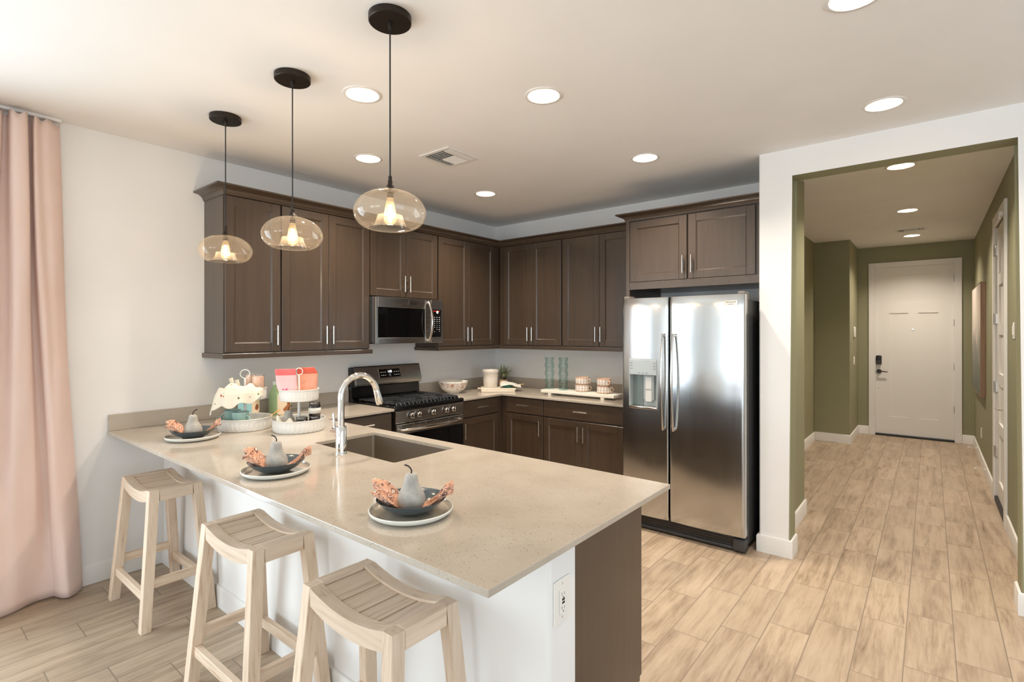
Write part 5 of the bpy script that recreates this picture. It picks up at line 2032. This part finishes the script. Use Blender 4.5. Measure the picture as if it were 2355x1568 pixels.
def carton(corner, alpha, mat, label, w=0.100):
    """gable-topped card carton; corner is its vertical edge towards the room"""
    r, k = frame_at(corner[0], corner[1])
    d1 = -r * cos(alpha) + k * sin(alpha)      # plain face runs left from the corner
    d2 = r * sin(alpha) + k * cos(alpha)       # picture face runs right
    t = thing('gift_carton', label, 'carton', (corner[0], corner[1], ZT), 'gable-topped cartons')

    def P(u, v, z):
        return (d1.x * u + d2.x * v, d1.y * u + d2.y * v, z)
    hs, hp, ht = 0.150, 0.225, 0.250
    q = B()
    V = lambda *p: [q.bm.verts.new(P(*c)) for c in p]
    b0 = V((0, 0, 0), (w, 0, 0), (w, w, 0), (0, w, 0))
    b1 = V((0, 0, hs), (w, 0, hs), (w, w, hs), (0, w, hs))
    rdg = V((w / 2, 0.004, hp), (w / 2, w - 0.004, hp))
    for i in range(4):
        q.bm.faces.new((b0[i], b0[(i + 1) % 4], b1[(i + 1) % 4], b1[i]))
    q.bm.faces.new(b0[::-1])
    q.bm.faces.new((b1[0], b1[1], rdg[0])); q.bm.faces.new((b1[2], b1[3], rdg[1]))
    q.bm.faces.new((b1[1], b1[2], rdg[1], rdg[0])); q.bm.faces.new((b1[3], b1[0], rdg[0], rdg[1]))
    q.build('box', mat, t, local=True)
    q = B()
    e_ = 0.0008
    vs = [q.bm.verts.new(P(*c)) for c in ((-e_, 0.003, 0.002), (-e_, w - 0.003, 0.002), (-e_, w - 0.003, hs - 0.002), (-e_, 0.003, hs - 0.002))]
    q.bm.faces.new(vs)
    q.build('picture_panel', M['cookie'], t, local=True, solid=0.0008)
    q = B()
    vs = [q.bm.verts.new(P(*c)) for c in ((w / 2, 0.0, hp - 0.004), (w / 2, w, hp - 0.004), (w / 2, w, ht), (w / 2, 0.0, ht))]
    q.bm.faces.new(vs)
    q.build('top_seal', M['stickerwhite'], t, local=True, solid=0.003)


carton((0.250, 0.764), math.radians(32), M['tealcarton'], 'aqua carton with a pretzel picture behind the left tray')
carton((0.250, 0.949), math.radians(58), M['greencarton'], 'sage green gable-topped carton standing between and behind the two trays', 0.108)


# pouches, jars, pear and napkin on the right tray
def pouch(c, a, b_, w, h, label, body, band, print_mat=None, lean=0.04, tilt=0.0, cut=0.0):
    o3 = at(TR, a, b_, UP)
    t = thing('snack_pouch', label, 'pouch', o3, 'stand-up pouches on the right tray')
    r, k = frame_at(*TR)

    def P(u, v, dd):
        ww = w * (0.66 + 0.34 * min(1, v / 0.45)) / 2
        z = v * h
        off = lean * v
        if cut and v > 0.82:
            ww_r = ww * (1 - cut * (v - 0.82) / 0.18)
        else:
            ww_r = ww
        x_ = (u * (ww_r if u > 0 else ww)) + tilt * z
        y_ = dd + off
        return (r.x * x_ + k.x * y_, r.y * x_ + k.y * y_, z)

    def shell(v0, v1, nm, mt, grow=0.0):
        def fn(s_, t_):
            an = 2 * pi * s_
            v = v0 + (v1 - v0) * t_
            th = (0.022 * (1 - v) ** 0.6 + 0.0015 + grow) if v < 1 else 0.0015
            u = cos(an)
            dd = th * sin(an) * (1 + 0.10 * sin(9 * v + 4 * u))
            return P(u * (1 + grow * 4), v, dd)
        q = B().surf(fn, 40, 16, closed_u=True)
        return q.build(nm, mt, t, smooth=60, local=True)
    shell(0.0, 0.86, 'pouch_body', body)
    shell(0.80, 1.0, 'pouch_top', band, 0.0010)
    if print_mat:
        q = B()
        rn = random.Random(3)
        for i in range(9):
            u, v = -0.15 + rn.uniform(-0.28, 0.28), 0.28 + rn.uniform(-0.07, 0.10)
            p = Vector(P(u, v, -0.0215 * (1 - v) ** 0.6 * sqrt(1 - u * u) - 0.0022))
            q.mark()
            q.lathe([(0.0, 0.0), (0.0065, 0.0), (0.005, 0.0012), (0.0, 0.0014)], seg=9)
            q.xf(Matrix.Translation(p) @ Matrix.Rotation(math.atan2(-k.y, -k.x), 4, 'Z') @ Matrix.Rotation(pi / 2, 4, 'Y'))
        q.build('flower_print', print_mat, t, smooth=40, local=True)


pouch(TR, -0.060, -0.018, 0.118, 0.194, 'pale pink stand-up pouch with a coral top band on the upper right tray', M['pinkbag'], M['redband'], M['magenta'], 0.015, -0.10)
pouch(TR, 0.050, 0.045, 0.122, 0.197, 'salmon stand-up pouch with a brick red top on the upper right tray', M['salmonbag'], M['redband2'], None, 0.01, 0.0, 0.35)


def jam_jar(loc, label):
    t = thing('jam_jar', label, 'jar', loc, 'dark jam jars on the right tray')
    q = B().lathe([(0.0, 0.0), (0.031, 0.0), (0.035, 0.004), (0.0355, 0.064), (0.032, 0.071), (0.030, 0.074), (0.0, 0.074)], seg=36)
    q.build('glass', M['jar'], t, smooth=45, local=True)
    q = B().lathe([(0.0, 0.0735), (0.0325, 0.0735), (0.0330, 0.0745), (0.0330, 0.0865), (0.0318, 0.0880), (0.0, 0.0880)], seg=36)
    q.build('lid', M['jarlid'], t, smooth=40, local=True)
    q = B().lathe([(0.0361, 0.018), (0.0361, 0.052)], seg=36)
    q.build('paper_label', M['paper'], t, smooth=60, local=True, solid=0.0006)


jam_jar(at(TR, 0.016, -0.078, LO), 'dark jam jar with a pewter lid on the lower right tray, next to the pole')
jb = at(TR, 0.090, -0.062, LO)
jam_jar(jb, 'dark jam jar carrying another jar on the lower right tray')
jam_jar((jb[0], jb[1], LO + 0.0882), 'dark jam jar with a cream label stacked on top of another jar')
dup(pear_root, at(TR, -0.062, 0.010, LO), ang_at(*TR) + pi + 0.3, 'grey stone pear on the lower right tray under the pink pouch')


def napkin_r(s, t):
    a = -0.128 + 0.128 * s
    b_ = -0.098 + 0.075 * t - 0.02 * s
    fl = sin(s * 11 + 1.2) * (0.4 + 0.6 * t)
    z = LO + 0.040 + 0.022 * fl + 0.016 * sin(t * 7 + s * 5) + 0.026 * (1 - s) * t
    rr_ = sqrt(a * a + b_ * b_)
    if rr_ > 0.137:
        a *= 0.137 / rr_; b_ *= 0.137 / rr_
    return at(TR, a, b_, z)


q = B().surf(napkin_r, 44, 30)
o = q.build('leaf_print_napkin', floral('leaf_print_linen', S(238, 230, 212), [S(126, 148, 84), S(196, 178, 120), S(170, 110, 80)], 30, 0.10), smooth=80, origin=at(TR, -0.07, -0.07, LO + 0.01), solid=0.0012)
tag(o, 'folded cream leaf-print napkin at the left of the lower right tray', 'napkin')

# ------------------------------------------------------------------ back corner of the worktop
def ornate_bowl():
    t = thing('serving_bowl', 'white serving bowl with a terracotta ornament band beside the range', 'bowl', (0.232, 2.765, ZT))
    q = B().lathe([(0.0, 0.004), (0.058, 0.004), (0.060, 0.0), (0.066, 0.0), (0.068, 0.006), (0.092, 0.020), (0.112, 0.038)], seg=56)
    q.build('foot', M['ceramic_w'], t, smooth=50, local=True)
    q = B().lathe([(0.112, 0.038), (0.128, 0.060), (0.140, 0.085), (0.1475, 0.108)], seg=56)
    q.build('printed_band', M['bowlprint'], t, smooth=60, local=True)
    q = B().lathe([(0.1475, 0.108), (0.150, 0.119), (0.1485, 0.121), (0.146, 0.119), (0.136, 0.085), (0.122, 0.058), (0.100, 0.034), (0.060, 0.014), (0.0, 0.010)], seg=56)
    q.build('rim', M['ceramic_w'], t, smooth=60, local=True)


ornate_bowl()
RB = pi / 4


def board(cx, cy, z, L, W, th, label, grip, rz):
    t = thing('serving_board', label, 'board', (cx, cy, z), 'whitewashed boards in the corner', rz)
    q = B().box((-L / 2, -W / 2, 0), (L / 2, W / 2, th), 0.003)
    q.build('plank', M['board'], t, local=True)
    for sx in grip:
        q = B().box((sx * L / 2, -0.022, 0.002), (sx * (L / 2 + 0.035), 0.022, th - 0.002), 0.004, 2)
        q.build('grip', M['board'], t, local=True)


board(0.448, 3.198, ZT, 0.345, 0.27, 0.018, 'lower whitewashed board under the white crock', (), RB)
board(0.455, 3.205, ZT + 0.0182, 0.36, 0.23, 0.016, 'upper whitewashed board with small grips under the white crock', (-1, 1), RB - 0.06)
BZT = ZT + 0.0344
q = B().lathe([(0.0, 0.0), (0.070, 0.0), (0.074, 0.004), (0.078, 0.080), (0.0795, 0.152), (0.0845, 0.157), (0.0865, 0.172), (0.0850, 0.181), (0.080, 0.183), (0.076, 0.178), (0.073, 0.150), (0.070, 0.010), (0.0, 0.008)], seg=48)
o = q.build('crock', M['crock'], smooth=45, local=True)
o.location = (0.372, 3.178, BZT)
tag(o, 'plain white stoneware crock on the whitewashed boards', 'crock')
pl0 = None
pc = (0.528, 3.268)
for i in range(4):
    z = BZT + i * 0.0082
    if pl0 is None:
        q = B().lathe([(0.0, 0.0), (0.036, 0.0), (0.052, 0.003), (0.062, 0.0105), (0.0605, 0.0118), (0.050, 0.0055), (0.0, 0.0035)], seg=40)
        pl0 = q.build('side_plate', M['teal_plate'], smooth=50, local=True)
        pl0.location = (*pc, z)
        tag(pl0, 'x', 'plate', 'green side plates in the corner')
        pl0['label'] = 'green glazed side plate at the bottom of the small stack'
    else:
        dup(pl0, (*pc, z), i * 0.4, ('second green glazed side plate up in the small stack', 'third green glazed side plate up in the small stack', 'topmost green glazed side plate under the striped towel')[i - 1])


def towel_c(s, t):
    """striped towel folded over the plates, one end hanging towards the room"""
    r, k = frame_at(*pc)
    a = -0.075 + 0.215 * s
    b_ = 0.060 - 0.150 * t + 0.02 * sin(3 * s) - 0.03 * s * t
    ztop = BZT + 0.0375
    z = ztop + 0.010 + 0.006 * sin(s * 8 + t * 3) + 0.006 * sin(t * 9)
    rr_ = sqrt((a) ** 2 + (b_) ** 2)
    if rr_ > 0.062:
        z -= min((rr_ - 0.062) * 0.62, 0.033)
    return (pc[0] + r.x * a + k.x * b_, pc[1] + r.y * a + k.y * b_, z)


def stripe_mat():
    k = N('grey_striped_towelling')
    v = k.coord('Object', rot=(0, 0, 0.9))
    w = k.n('ShaderNodeTexWave', wave_type='BANDS', bands_direction='X')
    w.inputs['Scale'].default_value = 16
    w.inputs['Distortion'].default_value = 0.4
    k.l(v, w.inputs['Vector'])
    k.l(k.ramp(w.outputs['Fac'], [(0.84, S(232, 226, 212)), (0.93, S(168, 158, 146))]), k.b.inputs['Base Color'])
    k.b.inputs['Roughness'].default_value = 0.95
    k.bump(k.noise(v, 300, 2), 0.3, 0.001)
    return k.m


q = B().surf(towel_c, 40, 34)
o = q.build('hand_towel', stripe_mat(), smooth=80, origin=(pc[0], pc[1], BZT + 0.036), solid=0.006)
tag(o, 'white towel with thin grey stripes folded over the green side plates', 'towel')
q = B().tube([(0.395, 3.345, BZT + 0.006), (0.48, 3.415, BZT + 0.012), (0.575, 3.49, BZT + 0.018)], [0.006, 0.005, 0.0055], 8)
o = q.build('wooden_stick', M['spoon'], smooth=60, origin=(0.395, 3.345, BZT + 0.006))
tag(o, 'thin pale wooden stick lying behind the green side plates', 'utensil')

# potted herb
pt_ = (0.318, 3.452)
t = thing('potted_plant', 'small bushy grey-green plant in a tan pot behind the crock', 'plant', (*pt_, ZT))
q = B().lathe([(0.0, 0.0), (0.040, 0.0), (0.050, 0.012), (0.0545, 0.040), (0.050, 0.068), (0.041, 0.086), (0.037, 0.092), (0.034, 0.090), (0.034, 0.080), (0.0, 0.080)], seg=36, wob=lambda a, z: 1 + 0.012 * abs(sin(a * 5)))
q.build('pot', M['pot'], t, smooth=50, local=True)
rn = random.Random(8)
q1, q2 = B(), B()
for i in range(46):
    a = rn.uniform(0, 2 * pi)
    sp_ = rn.uniform(0.2, 1.0)
    hgt = rn.uniform(0.06, 0.165) * (1.15 - 0.35 * sp_)
    tip = Vector((cos(a) * sp_ * 0.098, sin(a) * sp_ * 0.098, 0.088 + hgt))
    base_ = Vector((cos(a) * 0.02, sin(a) * 0.02, 0.078))
    mid_ = base_.lerp(tip, 0.5) + Vector((0, 0, 0.02))
    q1.tube([base_, mid_, tip], [0.0016, 0.0013, 0.0008], 5)
    for j in range(9):
        u = 0.35 + 0.65 * j / 8
        c = base_.lerp(mid_, u * 2) if u < 0.5 else mid_.lerp(tip, u * 2 - 1)
        for sgn in (0, 1):
            th = rn.uniform(0, 2 * pi)
            dv = Vector((cos(th), sin(th), rn.uniform(0.1, 0.9))).normalized()
            L = rn.uniform(0.013, 0.022)
            sd = dv.cross(Vector((0, 0, 1))).normalized() * L * 0.34
            n_ = dv.cross(sd).normalized() * L * 0.10
            vs = [q2.bm.verts.new(p) for p in (c, c + dv * L * 0.5 + sd + n_, c + dv * L, c + dv * L * 0.5 - sd + n_)]
            q2.bm.faces.new(vs)
q1.build('twigs', M['twig'], t, smooth=60, local=True)
lf = q2.build('foliage', M['leaf'], t, local=True)

# riser with vases and mugs
t = thing('tray_riser', 'long chalky white wooden riser on block feet beside the refrigerator', 'riser', (1.385, 3.325, ZT))
q = B().box((0.985, 3.228, ZT + 0.020), (1.785, 3.425, ZT + 0.048), 0.003)
q.build('board', M['riser'], t)
for x in (1.085, 1.665):
    for y in (3.250, 3.395):
        q = B().box((x - 0.018, y - 0.018, ZT), (x + 0.018, y + 0.018, ZT + 0.0201), 0.002)
        q.build('foot', M['riser'], t)
RZ = ZT + 0.0482


def vase(loc, label):
    t = thing('glass_vase', label, 'vase', loc, 'aqua glass vases')
    pr = []
    for i in range(49):
        z = 0.010 + 0.305 * i / 48
        u = (z / 0.078) % 1.0
        pr.append((0.0435 + 0.0042 * cos(2 * pi * u), z))
    q = B().lathe([(0.0, 0.0), (0.042, 0.0), (0.046, 0.004)] + pr + [(pr[-1][0] - 0.003, 0.3155), (pr[-1][0] - 0.0045, 0.313)], seg=48)
    q.build('outer_glass', M['vaseglass'], t, smooth=70, local=True)
    q = B().lathe([(r - 0.0035, z) for r, z in pr[::-1]] + [(0.040, 0.014), (0.0, 0.012)], seg=48)
    q.build('inner_wall', M['vaseglass'], t, smooth=70, local=True)


vase((1.012, 3.342, RZ), 'tall bumpy aqua glass vase at the left end of the white riser')
vase((1.180, 3.336, RZ), 'tall bumpy aqua glass vase next to the blush mugs on the white riser')


def soup_mug(loc, rz, label):
    t = thing('petal_mug', label, 'mug', loc, 'blush mugs on the riser', rz)
    q = B().lathe([(0.0, 0.0), (0.054, 0.0), (0.060, 0.004), (0.0645, 0.018), (0.0650, 0.034), (0.0640, 0.056), (0.0645, 0.066)], seg=48)
    q.build('printed_side', M['mug'], t, smooth=50, local=True)
    q = B().lathe([(0.0645, 0.066), (0.0630, 0.0675), (0.0610, 0.066), (0.0610, 0.034), (0.056, 0.008), (0.0, 0.006)], seg=48)
    q.build('inside', M['mug_plain'], t, smooth=50, local=True)
    q = B().tube([(0.060, 0, 0.014), (0.080, 0, 0.018), (0.088, 0, 0.034), (0.082, 0, 0.050), (0.060, 0, 0.054)], [0.0055] * 5, 10, flat=(0.7, 1.5))
    q.build('handle', M['mug_plain'], t, smooth=60, local=True)


for (x, y), lab in (((1.398, 3.330), 'beside the vase'), ((1.632, 3.330), 'nearest the refrigerator')):
    a = ang_at(x, y)
    soup_mug((x, y, RZ), a - 0.25, 'lower blush petal-print mug of the stack ' + lab)
    soup_mug((x, y, RZ + 0.0677), a - (0.45 if x < 1.5 else 0.95), 'upper blush petal-print mug of the stack ' + lab)
t = thing('oil_bottle', 'slim clear bottle with a beige base at the back beside the refrigerator', 'bottle', (1.755, 3.545, ZT))
q = B().box((1.728, 3.518, ZT), (1.782, 3.572, ZT + 0.066), 0.005, 2)
q.build('base', M['board'], t, smooth=40)
q = B().lathe([(0.0, 0.066), (0.012, 0.066), (0.0125, 0.07), (0.010, 0.12), (0.008, 0.20), (0.009, 0.235), (0.0, 0.236)], (1.755, 3.545, ZT), 20)
q.build('neck', M['candleglass'], t, smooth=60)
